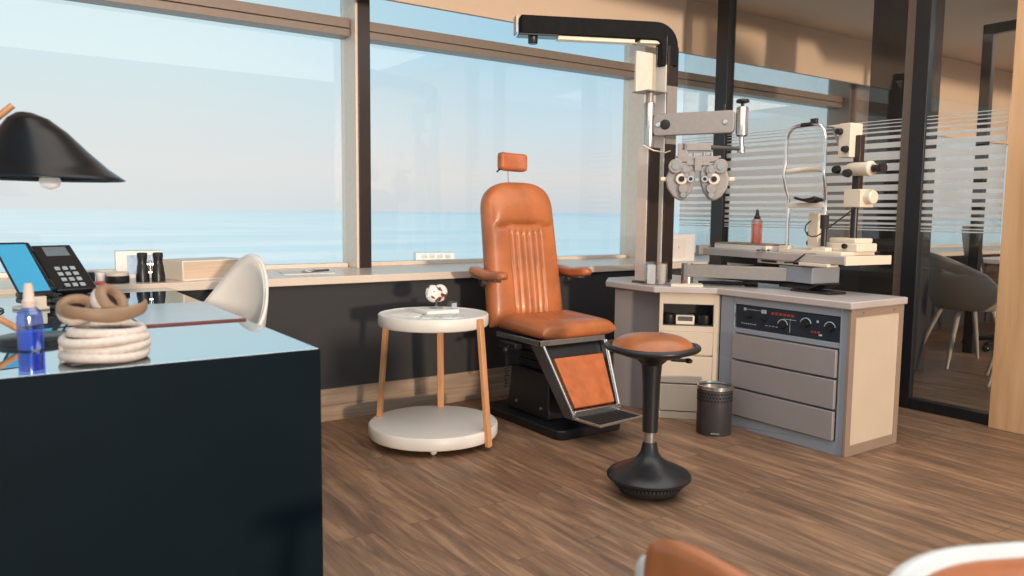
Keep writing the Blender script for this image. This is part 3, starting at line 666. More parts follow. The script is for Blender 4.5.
b.build('pedestal_screws', 'steel', EC)

# ------------------------------------------------------------------ side table and what lies on it
TB = thing('side_table', 'round two-tier white tray table on three oak legs', 'table', (1.845, 3.32, 0))
def tray(r, z0, z1, n=64): return [(r-.014, z0), (r-.004, z0+.004), (r, z0+.012), (r, z1-.004), (r-.003, z1), (r-.010, z1), (r-.014, z1-.004), (.0005, z1-.004)]
MB().lathe([(.0005, .57)]+tray(.267, .57, .63), 72).build('tray_top', 'white', TB, smooth=40)
MB().lathe([(.0005, .032), (.302, .032), (.312, .036), (.316, .044), (.316, .088), (.311, .094), (.300, .095), (.0005, .095)], 72).build('tray_bottom', 'white', TB, smooth=40)
tw = Vector((-.486, -.874, 0)); rg = Vector((.874, -.486, 0))
for a, zb, rb, zt_, rt_ in ((52, .02, .318, .622, .262), (172, .0945, .270, .572, .235), (250, .0945, .276, .572, .238)):
    d = tw*math.cos(math.radians(a))+rg*math.sin(math.radians(a)); n_ = Vector((-d.y, d.x, 0))
    b = MB(); c = []
    for (z_, r_) in ((zb, rb), (zt_, rt_)):
        for (q, o_) in ((-1, 0), (1, 0), (1, .022), (-1, .022)): c.append(d*(r_+o_)+n_*.017*q+Vector((0, 0, z_)))
    b.add(c, [(3, 2, 1, 0), (4, 5, 6, 7), (0, 1, 5, 4), (1, 2, 6, 5), (2, 3, 7, 6), (3, 0, 4, 7)])
    b.build('leg', 'oak', TB, bevel=.003)
for a in (0, 120, 240):
    d = tw*math.cos(math.radians(a))+rg*math.sin(math.radians(a))
    MB().ball(d*.25+Vector((0, 0, .017)), .017).build('caster', 'whitep', TB)
tz = .6265
t = thing('eye_model', 'white anatomical eye model with dark red markings on the round table', 'anatomical model', (1.90, 3.39, tz+.016), .2)
MB().lathe([(.035, 0), (.035, .006), (.006, .010), (.006, .03)], 28).build('stand', 'clear', t)
b = MB()
for s_ in (-1, 1): b.ball((s_*.022, 0, .075), .040, .036, .044, mat=RY(s_*.35))
b.build('eyeball', 'ball', t, smooth=60)
MB().cyl((-.052, -.01, .07), (-.072, -.015, .066), .010, .007).build('optic_nerve', 'whitep', t)
tag(MB().box(-.095, .085, -.075, .075, 0, .016).build('white_booklet', 'paper', loc=(1.89, 3.37, tz), bevel=.002), 'thick white booklet under the eye model on the round table', 'booklet')
o = tag(MB().box(-.10, .10, -.06, .06, 0, .004).build('leaflet', 'booklet', loc=(1.83, 3.20, tz)), 'printed leaflet at the front of the round table top', 'leaflet'); o.rotation_euler.z = -.5
o = tag(MB().box(-.05, .05, -.07, .07, 0, .004).build('photo_card', 'paper', loc=(1.715, 3.33, tz)), 'pale card lying left on the round table top', 'card'); o.rotation_euler.z = .4
t = thing('glass_block', 'small clear block beside the eye model', 'block', (1.965, 3.345, tz+.016), .3)
MB().box(-.025, .025, -.012, .012, 0, .034).build('block_body', 'clear', t, bevel=.001); MB().box(-.018, .018, -.0125, -.012, .006, .028).build('print', 'mark', t)

# ------------------------------------------------------------------ stool
ST = thing('saddle_stool', 'wobble stool with brown leather saddle and black rocking base', 'stool', (2.215, 2.205, 0)); ST.scale = (.955, .955, 1.05)
MB().lathe([(.0005, 0), (.10, .003), (.125, .012), (.138, .03), (.143, .052)], 48).build('rocker_foot', 'rubber', ST)
MB().lathe([(.143, .052), (.165, .055), (.176, .064), (.177, .072), (.168, .082), (.13, .100), (.085, .118), (.055, .136), (.038, .16), (.030, .195), (.028, .20), (.0005, .20)], 48).build('base', 'black', ST)
b = MB()
for k in range(60):
    a = 2*PI*k/60; b.box(.143, .147, -.004, .004, .038, .052, RZ(a))
b.build('foot_ribs', 'rubber', ST)
MB().lathe([(.0245, .18), (.0245, .245)], 28).build('gas_column', 'steel', ST, label='bright metal ring section')
MB().lathe([(.0005, .24), (.032, .24), (.033, .30), (.036, .42), (.043, .50), (.075, .528), (.09, .53), (.0005, .531)], 36).build('stem', 'black', ST)
def sad(k, top):
    def fn(u, v):
        a = 2*PI*u; x = math.cos(a)*v; y = math.sin(a)*v
        rx, ry = .178*k, .150*k
        sd_ = .020*(x*x)-.008*y*y*0+.010*y*y
        if top: z_ = .556+.062*(1-v**3)**.7+sd_*(.4)
        else: z_ = .548+sd_*.8-.028*(1-v**3)
        return Vector((x*rx, y*ry, z_))
    return fn
RQ = RZ(math.radians(-45))
b = MB(); b.grid(sad(1.05, False), 48, 10, True); b.grid(lambda u, v: sad(1.05, False)(u, v)+Vector((0, 0, .012)), 48, 10, True); b.v = [tuple(RQ @ Vector(v)) for v in b.v]; 
rimb = MB(); rimb.tube([RQ @ (sad(1.05, False)(k/48, 1)+Vector((0, 0, .004))) for k in range(48)], .012, 10, True); rimb.add(b.v, b.f); rimb.build('seat_shell', 'black', ST, smooth=60)
b = MB(); b.grid(sad(.98, True), 56, 18, True); b.v = [tuple(RQ @ Vector(v)) for v in b.v]; b.build('saddle', 'brownl', ST, smooth=70)
b = MB(); b.tube([(.05, -.06, .522), (.11, -.10, .518)], .007, 8); b.ball((.11, -.10, .518), .014, .02, .01); b.build('height_lever', 'black', ST)

# ------------------------------------------------------------------ cabinets
WT = [(3.285, 2.02), (3.765, 2.02), (3.765, 3.60), (3.22, 3.60), (3.05, 3.43), (3.05, 3.035), (3.285, 2.80)]
wt = MB().prism(WT, .695, .73).build('worktop', 'worktop', bevel=.006); tag(wt, 'continuous grey angled worktop over both cabinets', 'worktop')
CB = thing('drawer_cabinet', 'wide grey cabinet with dark control panel over three drawers', 'cabinet', (0, 0, 0))
b = MB(); b.box(3.31, 3.75, 2.045, 2.085, 0, .695).box(3.31, 3.75, 2.70, 2.79, 0, .695).box(3.335, 3.75, 2.085, 2.70, 0, .695)
b.box(3.31, 3.335, 2.085, 2.70, .505, .53).box(3.31, 3.335, 2.085, 2.70, .655, .695).box(3.31, 3.335, 2.085, 2.70, 0, .06)
b.build('carcass', 'cabgrey', CB, bevel=.002)
b = MB(); b.box(3.346, 3.714, 2.030, 2.045, 0, .05).box(3.346, 3.714, 2.030, 2.045, .655, .695).box(3.305, 3.345, 2.030, 2.045, 0, .695).box(3.715, 3.752, 2.030, 2.045, 0, .695)
ep = MB().box(3.345, 3.715, 2.034, 2.045, .05, .655).build('end_panel', 'cabcream', CB, label='cream end panel')
b.build('end_frame', 'cabtan', ep, bevel=.002)
b = MB()
for x in (3.40, 3.66): b.cyl((x, 2.031, .675), (x, 2.027, .675), .004)
b.build('frame_screws', 'steel', ep)
for (z0, z1) in ((.366, .498), (.216, .356), (.066, .206)):
    MB().box(3.292, 3.312, 2.092, 2.695, z0, z1).build('drawer', 'drawer', CB, bevel=.004)
cp = MB().box(3.318, 3.336, 2.085, 2.69, .532, .652).build('control_panel', 'teal', CB, label='dark control panel with round knobs')
for (y_, z_, r_) in ((2.61, .60, .014), (2.52, .595, .014), (2.405, .575, .019), (2.275, .598, .019), (2.145, .594, .019)):
    k = MB().cyl((3.318, y_, z_), (3.298, y_, z_), r_, r_*.8, 24).build('knob', 'knob', cp)
    if r_ > .015:
        b = MB(); b.tube([(3.3165, y_+.029*math.cos(a), z_+.029*math.sin(a)) for a in [math.radians(10+i*16) for i in range(11)]], .0028, 6); b.build('dial_scale', 'mark', cp)
b = MB()
for i in range(7): b.box(3.316, 3.3185, 2.655-i*.014-.004, 2.655-i*.014+.002, .555, .560)
for i in range(6): b.box(3.316, 3.3185, 2.50-i*.02-.006, 2.50-i*.02+.006, .560, .5635)
b.box(3.316, 3.3185, 2.54, 2.64, .632, .634).box(3.316, 3.3185, 2.63, 2.645, .626, .64).box(3.316, 3.3185, 2.505, 2.535, .622, .64).box(3.316, 3.3185, 2.362, 2.364, .545, .612).box(3.316, 3.3185, 2.33, 2.40, .606, .609)
b.box(3.314, 3.3185, 2.205, 2.215, .612, .622).box(3.314, 3.3185, 2.185, 2.20, .55, .558)
b.build('panel_markings', 'mark', cp)
b = MB()
for i in range(6): b.box(3.315, 3.3185, 2.465-i*.023-.008, 2.465-i*.023+.008, .622, .634)
for i in range(3): b.box(3.313, 3.3185, 2.235-i*.016-.005, 2.235-i*.016+.005, .560, .570)
b.build('indicator_buttons', 'rdot', cp)

C2 = thing('corner_cabinet', 'slim cream corner cabinet with open instrument niche over drawers', 'cabinet', (3.09, 3.03, 0), -PI/4)   # local x along the front, y into the depth
# front plane local y=0, x 0..0.325
FW = .325
cc = [(3.09, 3.03), (3.09+FW*.7071, 3.03-FW*.7071), (3.70, 2.80), (3.70, 3.55), (3.25, 3.55), (3.10, 3.40)]
inv = (TR(3.09, 3.03, 0) @ RZ(-PI/4)).inverted()
lc = [inv @ Vector((p[0], p[1], 0)) for p in cc]
b = MB(); b.prism([(p.x, p.y+(.13 if i < 2 else 0)) for i, p in enumerate(lc)], 0, .695); b.build('carcass', 'drawer', C2)
b = MB(); b.box(0, .018, 0, .13, 0, .695).box(.29, FW-.002, 0, .13, 0, .695).box(.018, .29, 0, .13, .635, .695).box(.018, .29, 0, .13, .485, .515).box(.018, .29, .012, .13, 0, .485)
b.build('front_frame', 'cabcream', C2, bevel=.002)
MB().box(.018, .29, .125, .131, .515, .635).build('niche_back', 'niche', C2)
b = MB(); b.box(.018, .022, .01, .13, .515, .635).box(.286, .29, .01, .13, .515, .635).box(.018, .29, .01, .13, .515, .519).box(.018, .29, .01, .13, .631, .635); b.build('niche_lining', 'gunm', C2)
for (z0, z1) in ((.36, .485), (.20, .352), (.045, .192)):
    MB().box(.016, .288, -.012, .012, z0, z1).build('drawer', 'cabcream', C2, bevel=.003)
MB().box(.012, .30, -.008, .012, .0, .04).build('plinth', 'cabcream', C2, bevel=.002)
# instruments stored in the niche
p0 = (TR(3.09, 3.03, 0) @ RZ(-PI/4))
def at2(x, y, z_): return tuple(p0 @ Vector((x, y, z_)))
t = thing('lens_meter', 'pale handheld meter lying in the cabinet niche', 'instrument', at2(.14, .07, .519), -PI/4)
MB().box(-.05, .05, -.04, .03, 0, .05).build('meter_body', 'cream', t, bevel=.004)
MB().box(-.04, .04, -.041, -.040, .02, .045).build('meter_face', 'gunm', t)
for k, xx in enumerate((.053, .245)):
    t = thing('test_handle', ('black round instrument handle left of the pale meter in the niche', 'black round instrument handle right of the pale meter in the niche')[k], 'instrument', at2(xx, .06, .519), -PI/4, 'instrument handles in the niche')
    MB().lathe([(.030, 0), (.034, .01), (.034, .05), (.026, .058), (.0005, .058)], 28).build('handle_body', 'black', t)

# ---- waste bin
t = thing('waste_bin', 'small dark grey metal waste bin with perforated band', 'waste bin', (3.125, 2.655, 0))
MB().lathe([(.0005, .004), (.084, .004), (.086, .0), (.088, .004), (.089, .235), (.0895, .25), (.086, .25), (.083, .235), (.080, .02), (.0005, .02)], 48).build('bin_body', 'grate', t)
MB().lathe([(.0885, .232), (.0915, .234), (.0915, .252), (.0845, .252), (.0845, .238)], 48).build('bin_rim', 'steel', t)
b = MB()
for r in range(3):
    for k in range(34):
        a = 2*PI*(k+.5*(r % 2))/34; b.box(.0885, .0898, -.0045, .0045, .175+r*.018, .184+r*.018, RZ(a))
b.build('perforations', 'hole', t)
MB().box(.0885, .091, -.022, .022, .012, .020, RZ(math.radians(225))).build('badge', 'steel', t)

# ------------------------------------------------------------------ instrument column unit
RU = thing('refraction_unit', 'dark instrument column with overhead lamp arm and lens phoropter', 'refraction unit', (0, 0, .73))
o = -.73
MB().box(3.122, 3.335, 3.186, 3.29, 0, .012).build('column_base', 'gunm', RU, bevel=.004)
def sqcol(cx_, cy_, hw, z0, z1, mat, name, par):
    return MB().box(cx_-hw, cx_+hw, cy_-hw, cy_+hw, z0+o, z1+o).build(name, mat, par, bevel=.004)
colA = sqcol(3.17, 3.23, .042, .742, 1.49, 'alu', 'column', RU)
MB().box(3.130, 3.214, 3.180, 3.1885, .742+o, 1.49+o).build('column_dark_front', 'dbrown', colA, bevel=.002)  # dark front against pale lit side, painted by separate colours
colB = sqcol(3.308, 3.245, .040, .742, 2.12, 'white', 'lamp_post', RU)  # white body colour stands in for the sunlit side face
b = MB(); b.box(3.272, 3.352, 3.196, 3.2055, .742+o, 1.518+o).box(3.272, 3.352, 3.196, 3.2055, 1.841+o, 2.06+o).box(3.348, 3.356, 3.196, 3.289, .742+o, 1.518+o).box(3.348, 3.356, 3.196, 3.289, 1.841+o, 2.06+o)
b.build('post_dark_front', 'dbrown', colB, bevel=.002)  # dark faces of the post laid on as colour beside the lit side
MB().box(3.272, 3.352, 3.196, 3.2055, 1.518+o, 1.841+o).build('post_band', 'castal', colB)
# overhead lamp arm with rounded elbow
e0 = Vector((3.305, 3.24, 0)); e1 = Vector((2.535, 3.60, 0)); dr = (e1-e0).normalized(); nn = Vector((-dr.y, dr.x, 0))
path = [e0+Vector((0, 0, 1.95+o)), e0+Vector((0, 0, 2.06+o))]
for k in range(1, 7):
    a = math.radians(k*15); path.append(e0+dr*(.08*(1-math.cos(a)))+Vector((0, 0, 2.06+.08*math.sin(a)+o)))
path.append(e1+Vector((0, 0, 2.14+o)))
vs = []; fs = []
for i, p in enumerate(path):
    tg = (path[min(i+1, len(path)-1)]-path[max(i-1, 0)]).normalized(); nb = nn.cross(tg).normalized()
    for (q, s_) in ((-1, -1), (1, -1), (1, 1), (-1, 1)): vs.append(p+nn*.046*q+nb*.050*s_)
for i in range(len(path)-1):
    for k in range(4): fs.append((i*4+k, i*4+(k+1) % 4, i*4+4+(k+1) % 4, i*4+4+k))
fs += [(3, 2, 1, 0), tuple(len(vs)-4+k for k in range(4))]
arm = MB().add(vs, fs).build('lamp_arm', 'matte', RU, bevel=.008, smooth=40)
def along(d, z_, s_=0): return e0+dr*d+nn*s_+Vector((0, 0, z_+o))
LR = Matrix((dr, nn, Vector((0, 0, 1)))).transposed().to_4x4(); LR.translation = e0+Vector((0, 0, o))
MB().box(.20, .64, -.030, .030, 2.070, 2.092, LR).build('light_strip', 'led', arm, bevel=.003)
MB().box(.64, .86, -.046, .046, 2.082, 2.094, LR).build('end_block', 'blackgl', arm, bevel=.003)
b = MB(); b.lathe([(.024, 2.045), (.027, 2.05), (.027, 2.085)], 20, LR @ TR(.775, 0, 0)); b.build('camera_knob', 'black', arm)
MB().box(.868, .876, -.044, .044, 2.093, 2.187, LR).build('arm_end_cap', 'castal', arm)
# small support bracket at the elbow
MB().box(.03, .17, -.03, .03, 2.072, 2.094, LR).build('elbow_bracket', 'cream', arm, bevel=.003)
# phoropter arm
hub = MB().lathe([(.030, 1.49+o), (.032, 1.50+o), (.032, 1.73+o), (.028, 1.74+o)], 32, TR(3.17, 3.23, 0)).build('arm_hub', 'steel', RU)
b = MB(); b.cyl((3.17, 3.23, 1.74+o), (3.17, 3.23, 1.80+o), .022).box(3.10, 3.26, 3.17, 3.30, 1.795+o, 1.801+o); b.build('hub_bracket', 'castal', hub)
MB().box(3.09, 3.215, 3.26, 3.272, 1.80+o, 2.02+o).build('hub_back_plate', 'alu', hub)
A0 = Vector((3.17, 3.23, 0)); A1 = Vector((3.447, 2.81, 0)); da = (A1-A0).normalized(); na = Vector((da.y, -da.x, 0))
if na.dot(Vector((-1, -1, 0))) < 0: na = -na
LA = Matrix((da, na, Vector((0, 0, 1)))).transposed().to_4x4(); LA.translation = A0+Vector((0, 0, 1.615+o))
pts = []
LL = (A1-A0).length
for (cx_, cz_, a0, a1) in ((.055, .0, 90, 270), (LL-.065, .006, -90, 90)):
    for k in range(13):
        a = math.radians(a0+(a1-a0)*k/12); pts.append((cx_+.028*math.copysign(abs(math.cos(a))**.6, math.cos(a)), cz_+.060*math.copysign(abs(math.sin(a))**.45, math.sin(a))))
Tq = LA @ Matrix(((1, 0, 0, 0), (0, 0, 1, 0), (0, 1, 0, 0), (0, 0, 0, 1)))
pa = MB().prism(pts, -.020, .022, Tq).build('phoropter_arm', 'castal', RU, bevel=.004)
def disc(x, z_, r, h, mat, name, par): 
    b = MB(); b.lathe([(r, 0), (r, h*.7), (r*.85, h), (.0005, h)], 24, LA @ TR(x, .022, z_) @ RX(-PI/2)); return b.build(name, mat, par)
disc(.095, 0, .028, .004, 'black', 'round_cover', pa); disc(.055, 0, .014, .008, 'chrome', 'pivot_screw', pa); disc(LL-.085, .004, .013, .008, 'chrome', 'pivot_screw', pa)
b = MB(); b.cyl(LA @ Vector((.41, 0, .06)), LA @ Vector((.41, 0, .10)), .006); b.build('lock_pin', 'black', pa)
ec = MB().lathe([(.026, -.075), (.032, -.068), (.032, .075), (.028, .082), (.0005, .082)], 32, TR(A1.x, A1.y, 1.615+o)).build('end_cylinder', 'steel', RU)
MB().lathe([(.009, .08), (.009, .10), (.034, .105), (.036, .112), (.030, .122), (.0005, .124)], 24, TR(A1.x, A1.y, 1.615+o)).build('top_knob', 'black', ec)
b = MB(); b.cyl((A1.x, A1.y, 1.54+o), (A1.x, A1.y, 1.46+o), .013).cyl((A1.x, A1.y, 1.49+o), (A1.x, A1.y, 1.455+o), .022); b.build('drop_rod', 'steel', ec)
# phoropter head faces the camera side
PC = Vector((3.19, 2.88, 1.318+o)); pn = Vector((-.70, -.71, 0)).normalized(); px_ = Vector((.71, -.70, 0)).normalized()
LP = Matrix((px_, pn, Vector((0, 0, 1)))).transposed().to_4x4(); LP.translation = PC
jn = LP @ Vector((.0, -.02, .15))
b = MB(); b.cyl((A1.x+.01, A1.y-.006, 1.475+o), LP @ Vector((.06, -.01, .157)), .010, .012); b.build('cross_bar', 'gunm', ec)
ph = MB(); ph.box(-.085, .065, -.03, .01, .138, .176, LP).box(-.105, -.055, -.03, .01, .085, .176, LP); ph = ph.build('phoropter_bracket', 'castal', RU, bevel=.003)
b = MB(); b.box(-.105, .105, -.03, .02, .078, .108, LP).box(-.06, .06, -.02, .026, .06, .085, LP).box(-.018, .018, .0, .035, .03, .10, LP)
for xx in (-.11, -.06, -.02, .03, .07, .11): b.cyl(LP @ Vector((xx, 0, .10)), LP @ Vector((xx, 0, .128 if abs(xx) < .09 else .112)), .008)
pb = b.build('phoropter_bridge', 'castal', RU, bevel=.002)
TQ = LP @ RX(-PI/2)     # local z -> toward camera side
def pdisc(b, x, z_, r, h0, h1): b.lathe([(r, h0), (r, h1*.85+h0*.15), (r*.9, h1), (.0005, h1)], 28, LP @ TR(x, 0, z_) @ RX(-PI/2))
for s_ in (-1, 1):
    b = MB()
    out_ = [(.012, .048), (.04, .075), (.10, .078), (.145, .045), (.165, -.01), (.155, -.06), (.125, -.105), (.09, -.125), (.06, -.118), (.03, -.075), (.012, -.02)]
    b.prism([(x*s_, z_) for x, z_ in (out_ if s_ > 0 else out_[::-1])], -.025, .02, LP @ Matrix(((1, 0, 0, 0), (0, 0, 1, 0), (0, 1, 0, 0), (0, 0, 0, 1))))
    wing = b.build('lens_wing', 'castal', RU, bevel=.008)
    for (x, z_, r, mt, nm) in ((.115, .055, .038, 'castal', 'turret'), (.066, .035, .026, 'castal', 'turret'), (.083, -.012, .030, 'cream', 'lens_ring'), (.036, -.012, .019, 'chrome', 'aperture_ring'), (.060, .006, .013, 'castal', 'dial'), (.072, -.062, .026, 'castal', 'axis_dial'), (.072, -.095, .016, 'steel', 'small_knob')):
        b = MB(); pdisc(b, x*s_, z_, r, .018, .040 if r > .024 else .044); d_ = b.build(nm, mt, wing)
        if nm in ('lens_ring', 'aperture_ring', 'turret'):
            b = MB(); b.lathe([(r*.5, .041), (r*.5, .0465), (.0005, .0465)], 20, LP @ TR(x*s_, 0, z_) @ RX(-PI/2)); b.build('lens', 'black' if nm != 'turret' else 'steel', d_)
    b = MB(); b.cyl(LP @ Vector((s_*.16, 0, -.012)), LP @ Vector((s_*.19, 0, -.012)), .012); b.build('side_knob', 'cream', wing)

# loose cable hanging at the hub
b = MB(); b.tube([(3.10, 3.20, 1.50+o), (3.13, 3.15, 1.47+o), (3.20, 3.13, 1.46+o), (3.27, 3.16, 1.475+o)], .004, 8); b.build('hub_cable', 'cream', RU, smooth=60)

# ------------------------------------------------------------------ instrument table on swing arm
IT = thing('instrument_table', 'narrow grey instrument table on a swing arm above the worktop', 'instrument table', (3.47, 2.185, .73), math.radians(-6.5))
q = -.73
MB().box(0, .33, 0, 1.02, .885+q, .925+q).build('table_board', 'worktop', IT, bevel=.003)
MB().box(-.003, .333, -.012, .0, .882+q, .927+q).build('lit_end_face', 'cream', IT, bevel=.002)  # cream strip imitates warm light falling on the end face
b = MB(); b.box(.02, .10, .22, .58, .862+q, .885+q); rl = b.build('slide_rail', 'cream', IT, bevel=.003)
b = MB(); b.box(.0185, .0205, .25, .33, .868+q, .879+q).box(.0185, .0205, .44, .55, .868+q, .879+q); b.build('rail_slots', 'black', rl)
MB().box(-.02, .06, .08, .26, .868+q, .884+q).build('lock_plate', 'cream', IT, bevel=.003)
MB().box(.04, .17, .56, .86, .846+q, .884+q).build('cable_tray', 'black', IT, bevel=.003)
MB().box(.015, .22, .20, .42, .775+q, .858+q).build('lift_block', 'cabgrey', IT, bevel=.004)
b = MB(); b.add([Vector(p) for p in ((.03, .17, .774+q), (.2, .17, .774+q), (.2, .44, .774+q), (.03, .44, .774+q), (.0, .21, .745+q), (.18, .21, .745+q), (.18, .40, .745+q), (.0, .40, .745+q))], [(0, 1, 2, 3), (7, 6, 5, 4), (0, 4, 5, 1), (1, 5, 6, 2), (2, 6, 7, 3), (3, 7, 4, 0)]); b.build('lift_bracket', 'black', IT, bevel=.003)
# swing arm (world points turned into table space)
invT = (TR(3.47, 2.185, .73) @ RZ(math.radians(-6.5))).inverted()
P0 = invT @ Vector((3.30, 3.03, .73)); P1 = invT @ Vector((3.56, 2.56, .73))
d_ = (P1-P0); d_.z = 0; L_ = d_.length; d_.normalize(); LB = Matrix((d_, Vector((-d_.y, d_.x, 0)), Vector((0, 0, 1)))).transposed().to_4x4(); LB.translation = P0
MB().lathe([(.034, 0), (.034, .115), (.03, .12), (.0005, .12)], 32, TR(P0.x, P0.y, 0)).build('pivot_post', 'steel', IT)
MB().box(-.0, L_, -.035, .035, .045, .115, LB).build('swing_arm', 'castal', IT, bevel=.004)
b = MB(); b.box(-.03, .06, .99, 1.025, .885+q, .94+q); b.build('board_end_clip', 'castal', IT, bevel=.003)

# ---- slit lamp on the table
SLm = thing('slit_lamp', 'cream slit lamp microscope with chrome chin rest on the instrument table', 'slit lamp', (3.47, 2.185, .925), math.radians(-6.5))
x0 = .105
up_ = []
for (yy) in (.455, .215):
    b = MB(); b.box(x0-.02, x0+.03, yy-.03, yy+.03, 0, .035); b.build('foot_block', 'cream', SLm, bevel=.003)
yl, yr = .455, .215
def curve_pts(y, sgn): return [(x0, y, .03), (x0, y, .24), (x0, y, .285), (x0-.018, y+.008*sgn, .34), (x0-.034, y+.010*sgn, .40), (x0-.034, y+.010*sgn, .43), (x0-.030, y+.006*sgn, .47), (x0-.028, y+.005*sgn, .585), (x0-.028, y-.004*sgn, .622), (x0-.028, y-.025*sgn, .648), (x0-.028, y-.06*sgn, .660)]
L1 = curve_pts(yl, 1); R1 = curve_pts(yr, -1)
b = MB(); b.tube(L1+R1[::-1], .0095, 12); fr = b.build('chinrest_frame', 'chrome', SLm, smooth=60)
b = MB()
b.grid(lambda u, v: Vector((x0-.032+.040*math.sin(PI*u), yl+.008+(yr-yl-.016)*u, .412+.026*v+.012*math.sin(PI*u))), 20, 3); b.build('forehead_strap', 'cream', fr, smooth=60, solid=.003)
b = MB(); b.box(x0-.012, x0+.012, yr, yl, .238, .262); cb = b.build('chin_bar', 'cream', fr, bevel=.003)
b = MB(); b.add([], []); b.grid(lambda u, v: Vector((x0-.05+.07*v, .31+(u-.5)*.13, .266+.020*(2*u-1)**2*.6+.012*(1-v))), 14, 6); b.build('chin_cup', 'black', cb, solid=.012, smooth=60)
b = MB(); b.box(x0-.045, x0-.012, .285, .36, .652, .672); b.box(x0-.038, x0-.018, .265, .305, .662, .690); b.build('top_clip', 'black', fr, bevel=.005)
MB().cyl((x0, yr, .04), (x0, yr, .20), .015, .015).build('post_sleeve', 'black', fr)
MB().cyl((x0, yr, .13), (x0, yr, .20), .021, .021).build('grip', 'rubber', fr)
b = MB(); b.cyl((x0, yr+.05, .0), (x0, yr+.05, .03), .02); b.box(.05, .30, .06, .46, 0, .018); bs = b.build('base_plate', 'cream', SLm, bevel=.003)
b = MB(); b.box(.14, .29, .04, .24, .018, .06); b.box(.15, .28, .06, .22, .06, .085); mv = b.build('carriage', 'cream', SLm, bevel=.006)
MB().cyl((.20, .30, .018), (.20, .30, .10), .012, .008).build('joystick', 'black', mv)
for zz in (.045,): MB().cyl((.139, .11, zz), (.125, .11, zz), .013).build('carriage_knob', 'black', mv)
MB().box(.15, .22, .29, .36, .018, .21).build('lamp_tower', 'cream', SLm, bevel=.008)
b = MB()
for zz in (.05, .10): b.cyl((.185, .36, zz), (.185, .385, zz), .013)
b.build('tower_knobs', 'black', SLm)
MB().cyl((.22, .13, .06), (.22, .13, .30), .018).build('pillar', 'black', SLm)
b = MB(); b.box(.17, .27, .06, .16, .24, .33); b.lathe([(.03, -.05), (.035, -.045), (.035, .045), (.03, .05)], 24, TR(.22, .07, .29) @ RX(PI/2)); b.build('swing_block', 'cream', SLm, bevel=.006)
b = MB(); b.box(.20, .235, .10, .14, .30, .60); b.build('microscope_arm', 'dbrown', SLm, bevel=.004)
b = MB(); b.box(.16, .25, .13, .20, .49, .66); b.add([(.17, .19, .66), (.23, .19, .66), (.23, .28, .655), (.17, .28, .655), (.17, .19, .63), (.23, .19, .63), (.23, .25, .65), (.17, .25, .65)], [(0, 1, 2, 3), (7, 6, 5, 4), (0, 4, 5, 1), (1, 5, 6, 2), (2, 6, 7, 3), (3, 7, 4, 0)])
mh = b.build('lamp_housing', 'cream', SLm, bevel=.006)
b = MB(); b.tube([(.20, .27, .645), (.20, .20, .50)], .006, 8); b.build('mirror_strut', 'castal', mh)
for (yy, zz) in ((.19, .62), (.15, .53)):
    MB().cyl((.158, yy, zz), (.135, yy, zz), .018, .014).build('housing_knob', 'black', mh)
b = MB(); b.lathe([(.030, -.07), (.034, -.06), (.034, .03), (.038, .04), (.038, .06), (.030, .07)], 28, TR(.20, .09, .43) @ RY(math.radians(20)) @ RX(PI/2)); mi = b.build('microscope', 'cream', SLm)
b = MB(); b.lathe([(.018, .07), (.018, .10), (.026, .11), (.026, .13), (.0005, .13)], 24, TR(.20, .09, .43) @ RY(math.radians(20)) @ RX(PI/2)); b.build('eyepiece', 'black', mi)
for (yy, zz) in ((.135, .41), (.20, .43)): MB().cyl((.165, yy, zz), (.14, yy, zz), .022, .018).build('magnification_knob', 'black', mi)
b = MB(); b.tube([(.17, .33, .18), (.12, .36, .15), (.10, .33, .09), (.11, .26, .08), (.12, .20, .14), (.15, .12, .20), (.19, .08, .26), (.21, .10, .34)], .004, 8); b.build('lamp_cable', 'dbrown', SLm, sub=1)
b = MB(); b.tube([(.09, .19, .01), (.05, .22, -.0), (.0, .24, .0), (-.008, .30, -.045), (-.01, .36, -.05)], .004, 8); b.build('supply_cable', 'black', SLm)

# tray, bottle and small things on the instrument table
inT = TR(3.47, 2.185, .925) @ RZ(math.radians(-6.5))
def onT(x, y): v = inT @ Vector((x, y, 0)); return (v.x, v.y, .925)
t = thing('instrument_tray', 'flat white tray with brown lid at the far end of the instrument table', 'tray', onT(.13, .74), math.radians(-6.5))
MB().box(-.09, .09, -.20, .20, 0, .028).build('tray_body', 'white', t, bevel=.003)
MB().box(-.088, .088, -.198, .198, .028, .036).build('tray_lid', 'farwood', t, bevel=.002)
tv = onT(.13, .70)
t = thing('dropper_bottle', 'pink dropper bottle with black pointed cap standing on the white tray', 'bottle', (tv[0], tv[1], .961))
MB().lathe([(.029, 0), (.031, .005), (.031, .125), (.026, .135), (.016, .14)], 28).build('bottle_body', 'pinkp', t)
MB().lathe([(.024, .004), (.024, .11), (.0005, .11)], 24).build('liquid', pm('rose_liquid', srgb(236, 176, 160), .3), t)
MB().lathe([(.018, .138), (.018, .15), (.012, .158), (.006, .19), (.0005, .192)], 24).build('cap', 'black', t)
t = thing('trial_frame', 'small metal trial frame lying beside the chin rest foot', 'trial frame', onT(.03, .55), .3)
b = MB()
for s_ in (-1, 1): b.tube([(s_*.03+.022*math.cos(a), .022*math.sin(a), .006) for a in [2*PI*i/20 for i in range(20)]], .004, 8, True)
b.build('rims', 'gunm', t); MB().tube([(-.01, 0, .006), (0, .004, .012), (.01, 0, .006)], .003, 6).build('bridge', 'steel', t)

